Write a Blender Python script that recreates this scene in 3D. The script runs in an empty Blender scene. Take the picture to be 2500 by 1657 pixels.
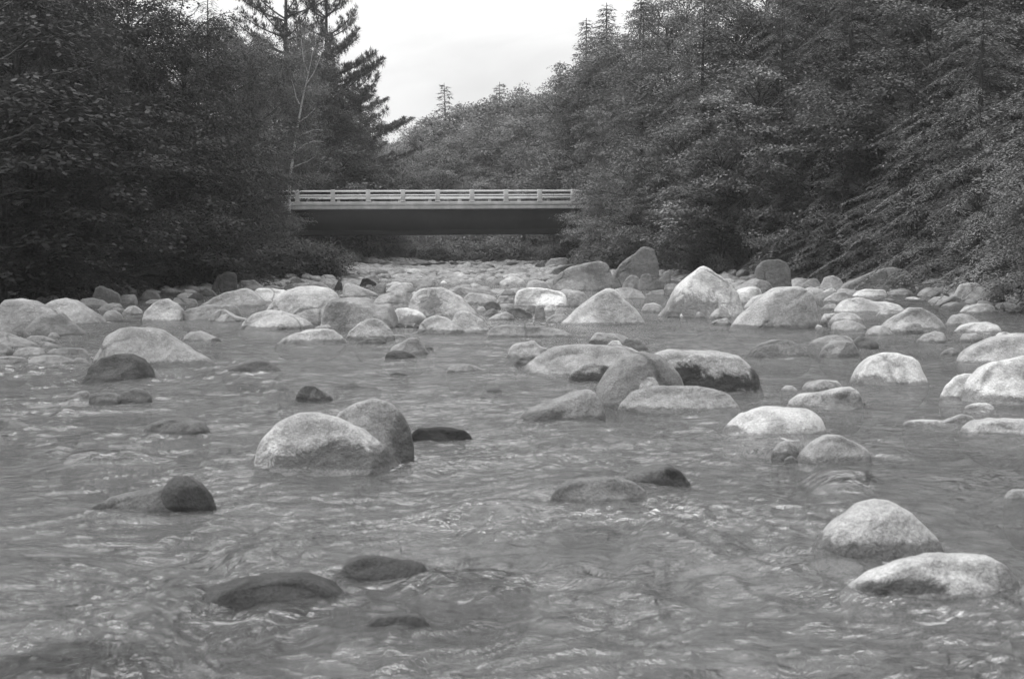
import bpy, math, random
import numpy as np
from mathutils import Vector, Matrix, noise as mnoise
random.seed(11)
rng = np.random.default_rng(11)
SC = bpy.context.scene
COL = SC.collection
F = 50 / 36 * 2500
PITCH = math.atan(228.5 / F)
CAMZ = 1.6
EXPOSURE = 0.4

# ------------------------------------------------------------ camera geometry
def ray(px, py):
    x = (px - 1250) / F; y = -(py - 828.5) / F
    c, s = math.cos(PITCH), math.sin(PITCH)
    return np.array([x, c + y * s, -s + y * c])
def at_dist(px, py, Y):
    d = ray(px, py); t = Y / d[1]
    return np.array([d[0] * t, Y, CAMZ + d[2] * t])
def on_water(px, py, z=0.0):
    d = ray(px, py); t = (z - CAMZ) / d[2]
    return np.array([d[0] * t, d[1] * t, z])
def to_px(P):
    c, s = math.cos(PITCH), math.sin(PITCH)
    x = P[:, 0]; y = P[:, 1]; z = P[:, 2] - CAMZ
    dep = y * c - z * s; up = y * s + z * c
    return 1250 + F * x / dep, 828.5 - F * up / dep

# ------------------------------------------------------------ numpy noise
def _h(ix, iy, iz, seed):
    n = (ix.astype(np.int64) * 374761393 + iy.astype(np.int64) * 668265263 + iz.astype(np.int64) * 2147483647 + seed * 1274126177) & 0xffffffff
    n = ((n ^ (n >> 13)) * 1274126177) & 0xffffffff
    n = ((n ^ (n >> 16)) * 2246822519) & 0xffffffff
    return ((n ^ (n >> 15)) & 0xffff) / 32767.5 - 1.0
def vnoise(x, y, z=None, seed=0):
    if z is None: z = np.zeros_like(x)
    fx, fy, fz = np.floor(x), np.floor(y), np.floor(z)
    u, v, w = x - fx, y - fy, z - fz
    u = u * u * u * (u * (u * 6 - 15) + 10); v = v * v * v * (v * (v * 6 - 15) + 10); w = w * w * (3 - 2 * w)
    r = 0
    for dx in (0, 1):
        for dy in (0, 1):
            for dz in (0, 1):
                wt = (u if dx else 1 - u) * (v if dy else 1 - v) * (w if dz else 1 - w)
                r = r + wt * _h(fx + dx, fy + dy, fz + dz, seed)
    return r
def fbm(x, y, z=None, oct=4, seed=0, gain=.5):
    r = 0; a = 1.0; f = 1.0; t = 0
    for i in range(oct):
        r = r + a * vnoise(x * f + 17.3 * i, y * f - 9.1 * i, None if z is None else z * f + 5.7 * i, seed + i)
        t += a; a *= gain; f *= 2.03
    return r / t
def sstep(a, b, x):
    t = np.clip((x - a) / (b - a), 0, 1); return t * t * (3 - 2 * t)

# ------------------------------------------------------------ scene helpers
def tag(o, label=None, cat=None, group=None, kind=None):
    if label: o['label'] = label
    if cat: o['category'] = cat
    if group: o['group'] = group
    if kind: o['kind'] = kind
    return o
def empty(name, loc=(0, 0, 0), rz=0.0):
    o = bpy.data.objects.new(name, None); COL.objects.link(o)
    o.location = loc; o.rotation_euler = (0, 0, rz); o.empty_display_size = .3
    return o
def np_mesh(name, V, Fc, smooth=False):
    """V n x 3, Fc m x k (all faces k-gons) or list of arrays"""
    me = bpy.data.meshes.new(name)
    V = np.asarray(V, dtype=np.float32)
    Fl = Fc if isinstance(Fc, list) else [Fc]
    Fl = [np.asarray(f, dtype=np.int32) for f in Fl if len(f)]
    loops = np.concatenate([f.ravel() for f in Fl])
    tot = np.concatenate([np.full(len(f), f.shape[1], dtype=np.int32) for f in Fl])
    start = np.concatenate([[0], np.cumsum(tot)[:-1]]).astype(np.int32)
    me.vertices.add(len(V)); me.vertices.foreach_set('co', V.ravel())
    me.loops.add(len(loops)); me.loops.foreach_set('vertex_index', loops)
    me.polygons.add(len(tot)); me.polygons.foreach_set('loop_start', start); me.polygons.foreach_set('loop_total', tot)
    me.update(calc_edges=True)
    if smooth: me.polygons.foreach_set('use_smooth', np.ones(len(tot), dtype=bool))
    return me
def add_obj(name, me, mat=None, parent=None, loc=None):
    o = bpy.data.objects.new(name, me); COL.objects.link(o)
    if mat is not None and not me.materials: me.materials.append(mat)
    if parent is not None: o.parent = parent
    if loc is not None: o.location = loc
    return o
def fattr(me, name, arr):
    a = me.attributes.new(name, 'FLOAT', 'POINT'); a.data.foreach_set('value', np.asarray(arr, dtype=np.float32))
class Geo:
    def __init__(s): s.V = []; s.Q = []; s.T = []; s.n = 0
    def add(s, V, Q=None, T=None):
        V = np.asarray(V, float)
        if Q is not None and len(Q): s.Q.append(np.asarray(Q) + s.n)
        if T is not None and len(T): s.T.append(np.asarray(T) + s.n)
        s.V.append(V); s.n += len(V)
    def box(s, x0, x1, y0, y1, z0, z1):
        V = [(x, y, z) for z in (z0, z1) for y in (y0, y1) for x in (x0, x1)]
        s.add(V, [(0, 2, 3, 1), (4, 5, 7, 6), (0, 1, 5, 4), (1, 3, 7, 5), (3, 2, 6, 7), (2, 0, 4, 6)])
    def tube(s, pts, rad, k=6):
        pts = np.asarray(pts, float); n = len(pts); rad = np.asarray(rad, float)
        t = np.gradient(pts, axis=0); t /= np.linalg.norm(t, axis=1)[:, None] + 1e-9
        ref = np.array([0.31, .95, 0.05]) if abs(t[0][1]) < .8 else np.array([1., 0, 0.1])
        a = np.cross(t, ref); a /= np.linalg.norm(a, axis=1)[:, None] + 1e-9
        b = np.cross(t, a)
        an = np.arange(k) / k * 2 * np.pi
        V = pts[:, None, :] + rad[:, None, None] * (np.cos(an)[None, :, None] * a[:, None, :] + np.sin(an)[None, :, None] * b[:, None, :])
        V = V.reshape(-1, 3)
        i = np.arange(n - 1)[:, None] * k; j = np.arange(k)[None, :]; j2 = (j + 1) % k
        Q = np.stack([i + j, i + j2, i + k + j2, i + k + j], -1).reshape(-1, 4)
        s.add(V, Q)
    def mesh(s, name, smooth=False):
        V = np.concatenate(s.V)
        fl = []
        if s.Q: fl.append(np.concatenate(s.Q))
        if s.T: fl.append(np.concatenate(s.T))
        return np_mesh(name, V, fl, smooth)

# ------------------------------------------------------------ materials
class NT:
    def __init__(s, nt): s.nt = nt
    def n(s, t, **kw):
        nd = s.nt.nodes.new(t)
        for k, v in kw.items():
            if k.startswith('i_'):
                nm = k[2:]
                nm = int(nm) if nm.isdigit() else nm.replace('_', ' ')
                s.set(nd.inputs[nm], v)
            else: setattr(nd, k, v)
        return nd
    def set(s, sock, v):
        if isinstance(v, bpy.types.NodeSocket): s.nt.links.new(v, sock)
        else: sock.default_value = v
    def math(s, op, a, b=0.0, c=None, clamp=False):
        nd = s.nt.nodes.new('ShaderNodeMath'); nd.operation = op; nd.use_clamp = clamp
        s.set(nd.inputs[0], a); s.set(nd.inputs[1], b)
        if c is not None: s.set(nd.inputs[2], c)
        return nd.outputs[0]
    def noise(s, vec, scale, detail=4, rough=.55, dist=0.0):
        nd = s.nt.nodes.new('ShaderNodeTexNoise'); s.set(nd.inputs['Vector'], vec)
        nd.inputs['Scale'].default_value = scale; nd.inputs['Detail'].default_value = detail
        nd.inputs['Roughness'].default_value = rough; nd.inputs['Distortion'].default_value = dist
        return nd.outputs[0]
    def rng(s, v, a, b, c, d, smooth=False):
        nd = s.nt.nodes.new('ShaderNodeMapRange'); s.set(nd.inputs[0], v)
        if smooth: nd.interpolation_type = 'SMOOTHSTEP'
        for i, q in enumerate((a, b, c, d)): s.set(nd.inputs[i + 1], q)
        return nd.outputs[0]
    def grey(s, v):
        nd = s.nt.nodes.new('ShaderNodeCombineColor')
        for i in range(3): s.set(nd.inputs[i], v)
        return nd.outputs[0]
def new_mat(name):
    m = bpy.data.materials.new(name); m.use_nodes = True; m.node_tree.nodes.clear()
    t = NT(m.node_tree); out = m.node_tree.nodes.new('ShaderNodeOutputMaterial')
    return m, t, out
def link(t, a, b): t.nt.links.new(a, b)
def simple(name, base, rough=.8, var=.25, scale=6, bump=.0, bscale=40, metallic=0, spec=.5):
    m, t, out = new_mat(name)
    co = t.n('ShaderNodeTexCoord').outputs['Object']
    n1 = t.noise(co, scale, 6, .6)
    v = t.math('MULTIPLY', t.rng(n1, .25, .75, 1 - var, 1 + var), base)
    b = t.n('ShaderNodeBsdfPrincipled', i_Base_Color=t.grey(v), i_Roughness=rough, i_Metallic=metallic)
    b.inputs['Specular IOR Level'].default_value = spec
    if bump:
        bp = t.n('ShaderNodeBump', i_Strength=bump, i_Distance=.02, i_Height=t.noise(co, bscale, 5, .65))
        link(t, bp.outputs[0], b.inputs['Normal'])
    link(t, b.outputs[0], out.inputs[0])
    return m

def rock_material():
    m, t, out = new_mat('granite')
    co = t.n('ShaderNodeTexCoord').outputs['Object']
    oi = t.n('ShaderNodeObjectInfo')
    off = t.n('ShaderNodeVectorMath', operation='MULTIPLY_ADD')
    t.set(off.inputs[0], co); off.inputs[1].default_value = (1, 1, 1)
    cmb = t.n('ShaderNodeCombineXYZ'); r = t.math('MULTIPLY', oi.outputs['Random'], 57.0)
    for i in range(3): t.set(cmb.inputs[i], r)
    t.set(off.inputs[2], cmb.outputs[0]); P = off.outputs[0]
    tone = t.n('ShaderNodeSeparateColor'); t.set(tone.inputs[0], oi.outputs['Color']); tone = tone.outputs[0]
    big = t.noise(P, 1.3, 5, .6, .6)
    mid = t.noise(P, 7, 6, .7)
    fine = t.noise(P, 60, 4, .85)
    blotch = t.rng(t.noise(P, 3.1, 7, .72, 1.2), .56, .72, 1.0, .66, True)
    v = t.math('MULTIPLY', tone, t.rng(big, .3, .7, .66, 1.25))
    v = t.math('MULTIPLY', v, t.rng(mid, .3, .7, .72, 1.24))
    v = t.math('MULTIPLY', v, t.rng(fine, .3, .7, .62, 1.34))
    v = t.math('MULTIPLY', v, blotch)
    wv = t.n('ShaderNodeTexNoise'); t.set(wv.inputs['Vector'], P); wv.inputs['Scale'].default_value = 1.6; wv.inputs['Detail'].default_value = 4
    wa = t.n('ShaderNodeVectorMath', operation='MULTIPLY_ADD'); t.set(wa.inputs[0], wv.outputs['Color']); wa.inputs[1].default_value = (.35, .35, .35); t.set(wa.inputs[2], P)
    vo = t.n('ShaderNodeTexVoronoi', feature='DISTANCE_TO_EDGE'); t.set(vo.inputs['Vector'], wa.outputs[0]); vo.inputs['Scale'].default_value = .75
    crack = t.math('MULTIPLY', t.rng(vo.outputs['Distance'], .004, .03, 1, 0), t.rng(t.noise(P, .9, 2, .5), .52, .62, 0, 1))
    v = t.math('MULTIPLY', v, t.rng(crack, 0, 1, 1, .6))
    st = t.n('ShaderNodeAttribute', attribute_name='stain_shade').outputs['Fac']   # algae, wet band, dark faces and a painted-in shaded side, ragged shape
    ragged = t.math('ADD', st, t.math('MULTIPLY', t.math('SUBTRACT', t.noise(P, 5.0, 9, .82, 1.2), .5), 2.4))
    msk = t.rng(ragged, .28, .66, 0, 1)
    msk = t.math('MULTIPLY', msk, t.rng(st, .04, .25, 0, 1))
    dk = t.n('ShaderNodeAttribute', attribute_name='stain_shade_tone').outputs['Fac']
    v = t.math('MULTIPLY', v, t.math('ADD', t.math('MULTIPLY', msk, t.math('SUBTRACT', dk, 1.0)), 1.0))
    b = t.n('ShaderNodeBsdfPrincipled', i_Base_Color=t.grey(v), i_Roughness=t.rng(msk, 0, 1, .85, .42))
    b.inputs['Specular IOR Level'].default_value = .25
    h = t.math('ADD', t.math('MULTIPLY', t.noise(P, 9, 8, .68), 1.0), t.math('MULTIPLY', fine, .12))
    h = t.math('SUBTRACT', h, t.math('MULTIPLY', crack, .25))
    bp = t.n('ShaderNodeBump', i_Strength=.9, i_Distance=.12, i_Height=h)
    link(t, bp.outputs[0], b.inputs['Normal']); link(t, b.outputs[0], out.inputs[0])
    return m

def leaf_material(name, base, trans=.35):
    m, t, out = new_mat(name)
    oi = t.n('ShaderNodeObjectInfo')
    tone = t.n('ShaderNodeSeparateColor'); t.set(tone.inputs[0], oi.outputs['Color']); tone = tone.outputs[0]
    at = t.n('ShaderNodeAttribute', attribute_name='tint').outputs['Fac']
    v = t.math('MULTIPLY', t.math('MULTIPLY', tone, base), t.rng(at, 0, 1, .6, 1.4))
    g = t.grey(v)
    d = t.n('ShaderNodeBsdfDiffuse', i_Color=g)
    tr = t.n('ShaderNodeBsdfTranslucent', i_Color=g)
    gl = t.n('ShaderNodeBsdfGlossy', i_Roughness=.45, i_Color=(.5, .5, .5, 1))
    mx = t.n('ShaderNodeMixShader', i_0=trans, i_1=d.outputs[0], i_2=tr.outputs[0])
    mx2 = t.n('ShaderNodeMixShader', i_0=.04, i_1=mx.outputs[0], i_2=gl.outputs[0])
    link(t, mx2.outputs[0], out.inputs[0])
    return m

M_ROCK = rock_material()
M_LEAF = leaf_material('broad leaves', .098, .22)
M_NEEDLE = leaf_material('needles', .09, .12)
M_BARK = simple('bark', .022, .9, .5, 5, .8, 25)
def birch_material():
    m, t, out = new_mat('birch bark')
    co = t.n('ShaderNodeTexCoord').outputs['Object']
    mp = t.n('ShaderNodeMapping'); t.set(mp.inputs[0], co); mp.inputs['Scale'].default_value = (2, 2, 14)
    n1 = t.noise(mp.outputs[0], 1.0, 5, .7)
    v = t.math('MULTIPLY', t.rng(n1, .55, .66, 1, .15, True), .40)
    b = t.n('ShaderNodeBsdfPrincipled', i_Base_Color=t.grey(v), i_Roughness=.7)
    link(t, b.outputs[0], out.inputs[0]); return m
M_BIRCH = birch_material()
M_SOIL = simple('forest floor', .045, .95, .5, 3, .8, 12)
# ------------------------------------------------------------ river banks and terrain
LB = np.array([(-30, -24), (0, -24), (30, -21), (44, -19), (50, -16.5), (55, -13.5), (62, -9.8), (75, -9.5), (92, -13), (105, -15.5), (116, -13), (126, -10.5), (140, -9), (700, -9)], float)
RB = np.array([(-30, 14), (0, 14), (20, 14.5), (40, 17), (52, 20), (59, 21), (63, 15), (66, 10), (75, 7.5), (92, 7.5), (105, 9), (118, 7), (140, 7.5), (700, 7.5)], float)
def bank_d(X, Y):
    """distance beyond the edge of the river bed (negative in the bed)"""
    l = np.interp(Y, LB[:, 0], LB[:, 1]) - X
    r = X - np.interp(Y, RB[:, 0], RB[:, 1])
    side = np.where(r > l, 1.0, -1.0)
    return np.maximum(np.maximum(l, r), Y - 134), side
def ground_z(X, Y):
    X = np.asarray(X, float); Y = np.asarray(Y, float)
    d, side = bank_d(X, Y)
    d = d + 1.2 * vnoise(X * .25, Y * .25, seed=5)
    bed = -.42 + .18 * vnoise(X * .6, Y * .6, seed=3) + .36 * sstep(48, 70, Y) + .08 * sstep(110, 134, Y) + .35 * sstep(-4, 0, d)
    slope = np.where(side > 0, .55, .22)
    up = .15 + 1.3 * sstep(0, 3, d) + 1.9 * sstep(2.5, 9, d) + slope * np.clip(d - 8, 0, 70) + .1 * np.clip(d - 78, 0, 500)
    up = np.where((side < 0) & (Y < 134), np.minimum(up, 9), up)
    hill = .05 * np.clip(Y - 134, 0, 120) + .012 * np.clip(Y - 160, 0, 900)
    up = np.where(Y > 134, .6 + hill + slope * .55 * np.clip(np.where(side > 0, X - 7, -9 - X), 0, 90), up)
    z = np.where(d < 0, bed, np.maximum(bed, up))
    return z + .12 * vnoise(X * .5, Y * .5, seed=9) * (d > 0)
def build_ground():
    xs = np.concatenate([-np.geomspace(40, 900, 40)[::-1], np.arange(-39.5, 40, .5), np.geomspace(40, 900, 40)])
    ys = np.concatenate([-np.geomspace(10, 300, 12)[::-1], np.arange(-9, 150, .6), np.geomspace(150, 1200, 50)])
    X, Y = np.meshgrid(xs, ys); Z = ground_z(X, Y)
    nx = len(xs); ny = len(ys)
    i = (np.arange(ny - 1)[:, None] * nx + np.arange(nx - 1)[None, :]).ravel()
    Q = np.stack([i, i + 1, i + nx + 1, i + nx], -1)
    me = np_mesh('ground', np.stack([X.ravel(), Y.ravel(), Z.ravel()], -1), Q, True)
    d, _ = bank_d(X.ravel(), Y.ravel())
    fattr(me, 'bed', sstep(2.5, -.5, d))
    m, t, out = new_mat('ground')
    co = t.n('ShaderNodeTexCoord').outputs['Object']
    bed = t.n('ShaderNodeAttribute', attribute_name='bed').outputs['Fac']
    vor = t.n('ShaderNodeTexVoronoi'); t.set(vor.inputs['Vector'], co); vor.inputs['Scale'].default_value = 3.5
    vsep = t.n('ShaderNodeSeparateColor'); t.set(vsep.inputs[0], vor.outputs['Color'])
    peb = t.math('MULTIPLY', t.rng(t.noise(co, 8, 6, .7), .3, .7, .7, 1.3), t.rng(vsep.outputs[0], 0, 1, .07, .27))
    peb = t.math('MULTIPLY', peb, t.rng(vor.outputs['Distance'], .25, .65, 1, .35))
    soil = t.rng(t.noise(co, 2, 7, .7), .3, .7, .025, .07)
    mixv = t.math('ADD', t.math('MULTIPLY', bed, peb), t.math('MULTIPLY', t.math('SUBTRACT', 1.0, bed), soil))
    b = t.n('ShaderNodeBsdfPrincipled', i_Base_Color=t.grey(mixv), i_Roughness=.9)
    h = t.math('ADD', vor.outputs['Distance'], t.noise(co, 20, 5, .7))
    bp = t.n('ShaderNodeBump', i_Strength=.8, i_Distance=.08, i_Height=h)
    link(t, bp.outputs[0], b.inputs['Normal']); link(t, b.outputs[0], out.inputs[0])
    o = add_obj('ground', me, m); tag(o, 'dark forest floor of the banks and the stony river bed', kind='structure')
build_ground()
# region transforms: zoomed readings of the photograph -> photo pixels (2500 wide)
REG = {'a': (0, 600, .29586), 'b': (600, 600, .29586), 'c': (1200, 600, .29586), 'd': (1800, 600, .29586),
       'e': (0, 950, .52832), 'f': (1250, 950, .52832), 'g': (850, 620, .2536)}
# (region, top outline from left waterline to right waterline, y of front foot, tone, label, short landmark name, options)
ROCKS = [
 ('a','-140,740 -60,600 0,480 60,435 140,428 300,452 430,515 520,590 560,740',752,.30,'biggest grey boulder at the left frame edge, smooth hump cut off by the frame','big left-edge boulder',{}),
 ('a','200,730 250,620 320,570 460,558 505,545 600,630 725,730',757,.22,'dark wedge boulder with a paler top leaning before the big left-edge boulder','dark left wedge',{}),
 ('a','300,520 440,450 540,432 620,450 720,510 820,570 885,645',655,.30,'broad grey boulder sloping right, just behind the big left-edge boulder','broad sloping boulder',{}),
 ('a','290,440 340,420 440,445',468,.22,None,None,{}),
 ('a','640,465 680,430 760,430 840,445 915,490',503,.28,None,None,{}),
 ('a','755,420 790,335 840,328 900,355 980,400 1010,490',498,.17,'dark upright boulder with a mottled face at the foot of the left bank trees','dark upright boulder',{'f':3}),
 ('a','990,390 1020,330 1050,322 1120,360 1140,410',420,.20,None,None,{}),
 ('a','990,480 1000,405 1110,398 1135,450',488,.24,None,None,{}),
 ('a','1140,440 1200,370 1270,368 1310,400 1335,445',452,.20,None,None,{}),
 ('a','790,540 860,490 920,472 980,478 1030,530',545,.26,None,None,{}),
 ('a','820,610 880,535 950,525 1000,560 1030,620',632,.28,None,None,{}),
 ('a','1010,550 1060,500 1110,490 1170,530 1185,560',574,.34,None,None,{}),
 ('a','1172,615 1190,545 1260,480 1340,440 1390,432 1450,465 1520,520 1535,605',625,.34,'pale steep dome boulder alone at the water edge, left of the long low boulders','pale steep dome',{}),
 ('a','1480,615 1500,560 1560,520 1700,492 1850,482 1960,490 1990,525',627,.27,'long flat grey boulder between the pale steep dome and a small hump','long flat grey boulder',{}),
 ('a','1710,620 1740,560 1800,522 1860,525 1940,575 2050,600',637,.29,None,None,{}),
 ('a','1955,690 2000,620 2080,560 2220,530 2330,535 2440,560 2520,610 2605,665',702,.38,'long smooth whale-back boulder with a dark waterline, before the large mid-left boulder','whale-back boulder',{'band':1}),
 ('a','1640,500 1760,420 1900,370 2020,345 2080,370 2180,440 2190,480',505,.32,'pointed grey boulder with a dark right end beside the white flat boulder','pointed boulder by the reeds',{'f':3}),
 ('a','2070,390 2120,345 2240,347 2340,360 2460,400',468,.50,'flat white boulder left of the large mid-left boulder','flat white boulder',{}),
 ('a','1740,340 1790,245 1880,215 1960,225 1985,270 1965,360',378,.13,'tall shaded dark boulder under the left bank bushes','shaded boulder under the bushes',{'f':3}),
 ('a','1955,350 1985,285 2100,278 2150,320 2180,355',365,.25,None,None,{'f':2}),
 ('a','1780,350 1800,315 1830,318 1845,360',375,.36,None,None,{}),
 ('a','1932,320 1950,280 1975,285 1980,320',335,.34,None,None,{}),
 ('a','1420,460 1430,425 1500,430 1620,440 1640,480',492,.24,None,None,{}),
 ('a','770,960 800,880 870,790 900,740 980,695 1080,682 1220,685 1340,705 1440,770 1560,850 1680,905 1785,965',1005,.30,'very large pale boulder with a long tail sloping down to the right, in mid-left water','long-tailed boulder',{'band':1}),
 ('a','680,1115 740,1000 840,930 960,893 1080,888 1180,930 1240,1000 1290,1090',1128,.14,'smooth dark dome boulder standing in front of the long-tailed boulder','dark dome',{}),
 ('a','1500,760 1560,710 1660,700 1780,750 1830,785',792,.30,None,None,{}),
 ('a','-90,900 -40,760 0,712 80,725 180,770 330,830 350,850',852,.27,'sloping grey boulder on the left frame edge, second down from the top','sloping edge boulder',{}),
 ('a','-60,880 -20,812 30,810 120,860 115,900',905,.24,None,None,{}),
 ('a','98,900 150,845 240,832 330,840 388,905',926,.27,None,None,{}),
 ('a','382,880 430,848 540,838 680,845 745,895',913,.25,None,None,{}),
 ('a','-90,960 0,915 90,905 200,925 248,962',988,.26,None,None,{}),
 ('a','222,980 280,920 400,903 520,910 610,940 645,980',992,.28,None,None,{}),
 ('a','595,950 640,920 700,930 745,978',982,.24,None,None,{}),
 ('a','200,770 260,738 350,740 460,780 490,800',806,.24,None,None,{}),
 ('a','388,750 420,712 460,715 502,757',766,.28,None,None,{}),
 ('a','250,800 300,780 370,785 520,832',842,.25,None,None,{}),
 ('a','230,985 300,972 380,988',1002,.3,None,None,{}),
 ('a','728,1290 745,1230 850,1210 950,1213 1015,1240 1010,1290',1306,.20,'left one of two low dark rocks joined in the water below the dark dome','twin low rocks, left one',{}),
 ('a','960,1290 1010,1210 1100,1172 1190,1180 1245,1235 1255,1285',1306,.21,'right one of two low dark rocks joined in the water below the dark dome','twin low rocks, right one',{}),
 ('a','560,1260 640,1205 720,1195 765,1245',1285,.32,None,None,{}),
 ('a','1830,1042 1960,985 2100,945 2200,950 2335,1028',1052,.18,'low dark rock barely above bright water, right of the long-tailed boulder','low dark awash rock',{}),
 ('a','-70,460 -20,395 20,385 105,435',462,.2,None,None,{}),
 ('a','570,450 590,425 640,435 655,455',458,.2,None,None,{}),
 ('a','1540,440 1600,385 1660,400 1690,440',450,.15,None,None,{}),
 ('a','1650,405 1700,340 1760,370 1795,405',415,.18,None,None,{}),
 ('a','1740,765 1790,755 1835,785',794,.15,None,None,{}),
 ('b','140,540 230,460 340,370 440,338 560,330 680,350 760,400 800,480 850,560 860,640',645,.37,'large pale smooth boulder, mid-left, with a crack mark on its face','large mid-left boulder',{}),
 ('b','612,655 650,520 680,460 740,438 880,430 1010,440 1080,490 1190,480 1240,560 1265,640',695,.30,'large boulder with a dark rough left face, right of the large mid-left boulder','dark-faced boulder',{'stain_shade':(735,560,110,140,.4),'f':2}),
 ('b','235,820 300,770 400,730 520,690 640,680 720,700 790,750 835,795',818,.36,'low sloping pale boulder left of the smooth egg-shaped boulder','low sloping pale boulder',{'band':1}),
 ('b','545,690 600,660 690,645 745,685',692,.32,None,None,{}),
 ('b','828,780 855,700 920,640 990,600 1060,594 1130,620 1190,670 1232,725',787,.36,'smooth egg-shaped pale boulder in front of the dark-faced boulder','egg-shaped boulder',{'band':1}),
 ('b','900,805 1000,760 1100,755 1165,795',815,.18,None,None,{}),
 ('b','1105,755 1180,730 1290,732 1335,755',770,.26,None,None,{}),
 ('b','1138,920 1160,880 1220,860 1300,865 1410,905',932,.15,'small dark wet rock at the foot of the little pyramid rock','small dark wet rock',{}),
 ('b','1180,835 1290,790 1350,755 1420,752 1450,790 1490,835 1515,885',908,.33,'little grey pyramid-shaped rock alone in bright mid-stream water','little pyramid rock',{'f':3}),
 ('b','1480,842 1520,830 1558,855',858,.25,None,None,{}),
 ('b','1200,672 1240,640 1280,635 1322,665',684,.15,None,None,{}),
 ('b','1315,670 1340,645 1385,668',681,.2,None,None,{}),
 ('b','1380,672 1400,640 1432,668',686,.14,None,None,{}),
 ('b','1185,600 1240,520 1330,505 1420,530 1490,580 1505,625',648,.42,'pale boulder with a black undercut belly behind three tiny dark stones','pale undercut boulder',{'stain_shade':(1360,620,130,40,.3)}),
 ('b','1325,500 1380,400 1430,355 1520,340 1620,345 1720,390 1800,440 1900,540 1930,575',582,.39,'big pale boulder with one dark triangular face, in the centre of the rock field','dark-triangle boulder',{'stain_shade':(1530,475,75,95,.35)}),
 ('b','1418,712 1440,640 1500,590 1570,565 1650,585 1720,630 1805,695',728,.33,'rounded grey boulder below the dark-triangle boulder, its left foot dark','dark-footed boulder',{'band':1}),
 ('b','1690,605 1740,545 1800,538 1880,560 1960,610 2010,670 2020,715',722,.36,'pale rounded boulder with a dark notch, right beside the dark-footed boulder','notched boulder',{}),
 ('b','1965,755 1990,700 2060,660 2180,655 2366,660 2500,670 2620,690 2740,745',762,.27,'very long flat mottled grey rock lying low in mid-stream','very long flat rock',{'d':.22}),
 ('b','2095,405 2150,355 2200,360 2245,400',407,.3,None,None,{}),
 ('b','1900,535 1920,500 1960,500 1985,530',542,.36,None,None,{}),
 ('b','1935,510 1990,465 2040,460 2090,480 2112,525',533,.17,'dark round rock left of the white block boulder','dark round rock',{}),
 ('b','1972,560 2000,525 2050,518 2092,555',577,.24,None,None,{}),
 ('b','2065,465 2090,415 2160,410 2215,435',487,.32,None,None,{}),
 ('b','1055,445 1130,400 1230,370 1330,368 1400,400 1350,470',477,.34,None,None,{}),
 ('b','795,380 800,310 870,300 960,340 1095,400',422,.32,'flat-topped sloping pale rock beside a black wedge rock below the left bushes','flat-topped sloping rock',{'f':2}),
 ('b','735,305 790,265 890,295',306,.09,None,None,{'f':2}),
 ('b','728,350 760,285 795,300 800,360',366,.10,None,None,{'f':2}),
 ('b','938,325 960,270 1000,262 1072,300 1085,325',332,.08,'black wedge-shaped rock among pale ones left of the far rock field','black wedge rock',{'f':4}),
 ('b','948,275 1010,245 1070,238 1100,268 1108,292',302,.30,None,None,{}),
 ('b','978,362 1000,322 1040,320 1062,370',372,.25,None,None,{}),
 ('b','1048,382 1080,315 1170,300 1235,330 1160,388',392,.22,None,None,{'f':2}),
 ('b','1145,382 1210,320 1300,300 1370,310 1395,365',388,.38,None,None,{}),
 ('b','1330,305 1390,275 1500,260 1550,290 1565,335',342,.28,None,None,{'f':2}),
 ('b','1310,258 1340,235 1420,235 1485,258',266,.3,None,None,{}),
 ('b','1243,203 1260,180 1302,195 1285,215',217,.16,None,None,{}),
 ('b','1765,170 1830,130 1880,150 1865,188',191,.38,None,None,{}),
 ('b','1635,165 1700,130 1745,155',172,.28,None,None,{}),
 ('b','1935,192 1990,150 2050,160 2065,200',211,.2,None,None,{}),
 ('b','1785,430 1850,390 1960,392 2040,410 2090,455',483,.34,None,None,{}),
 ('b','1700,365 1760,340 1900,350 2000,360 2080,400',408,.27,None,None,{}),
 ('b','1710,338 1800,320 1900,320 1940,345',348,.26,None,None,{}),
 ('b','308,360 330,320 380,310 412,348',366,.19,None,None,{}),
 ('b','358,330 380,270 430,260 480,290 502,335',338,.2,'grey round rock on the bank fringe, right behind the large mid-left boulder','grey bank-fringe rock',{}),
 ('b','403,1270 440,1190 490,1150 560,1150 620,1190 680,1220 732,1268',1281,.22,'small dark pointed rock alone mid-stream, above the white boulder pair','small dark pointed rock',{'f':3}),
 ('b','715,1165 800,1125 900,1125 950,1160 1125,1175',1180,.2,None,None,{'d':.2}),
 ('b','1650,1045 1665,1000 1700,975 1850,975 1930,1010 2000,1032',1050,.30,'low pale rock with a dark tip, awash in the middle of the stream','low pale awash rock',{}),
 ('b','1925,1218 1990,1188 2080,1180 2190,1212',1226,.13,'tiny black rock barely breaking the water in mid-stream','tiny black awash rock',{}),
 ('b','1185,1060 1250,1045 1345,1062',1066,.18,None,None,{'d':.2}),
 ('b','1995,605 2060,560 2150,545 2225,585',616,.3,None,None,{}),
 ('b','2125,570 2180,510 2260,510 2366,560 2370,600',604,.18,'dark rough rock below the white block boulder, with small stones beside it','dark rough rock',{'f':3}),
 ('b','2075,510 2110,480 2220,475 2225,512',522,.32,None,None,{}),
 ('b','250,1190 330,1170 420,1200',1205,.2,None,None,{'d':.2}),
 ('c','465,300 530,240 620,180 760,140 890,116 950,140 1000,210 1005,345',372,.27,'huge flat slab boulder sloping up to the right below the bridge right end','huge sloping slab',{'f':3}),
 ('c','283,345 300,290 370,277 450,300 505,352',372,.34,None,None,{}),
 ('c','180,415 210,370 300,350 460,350 560,370 612,400 628,480',503,.52,'white block-shaped boulder with flat top, left of the pale pyramid boulder','white block boulder',{'f':3,'stain_shade':(290,480,90,28,.5)}),
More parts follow.
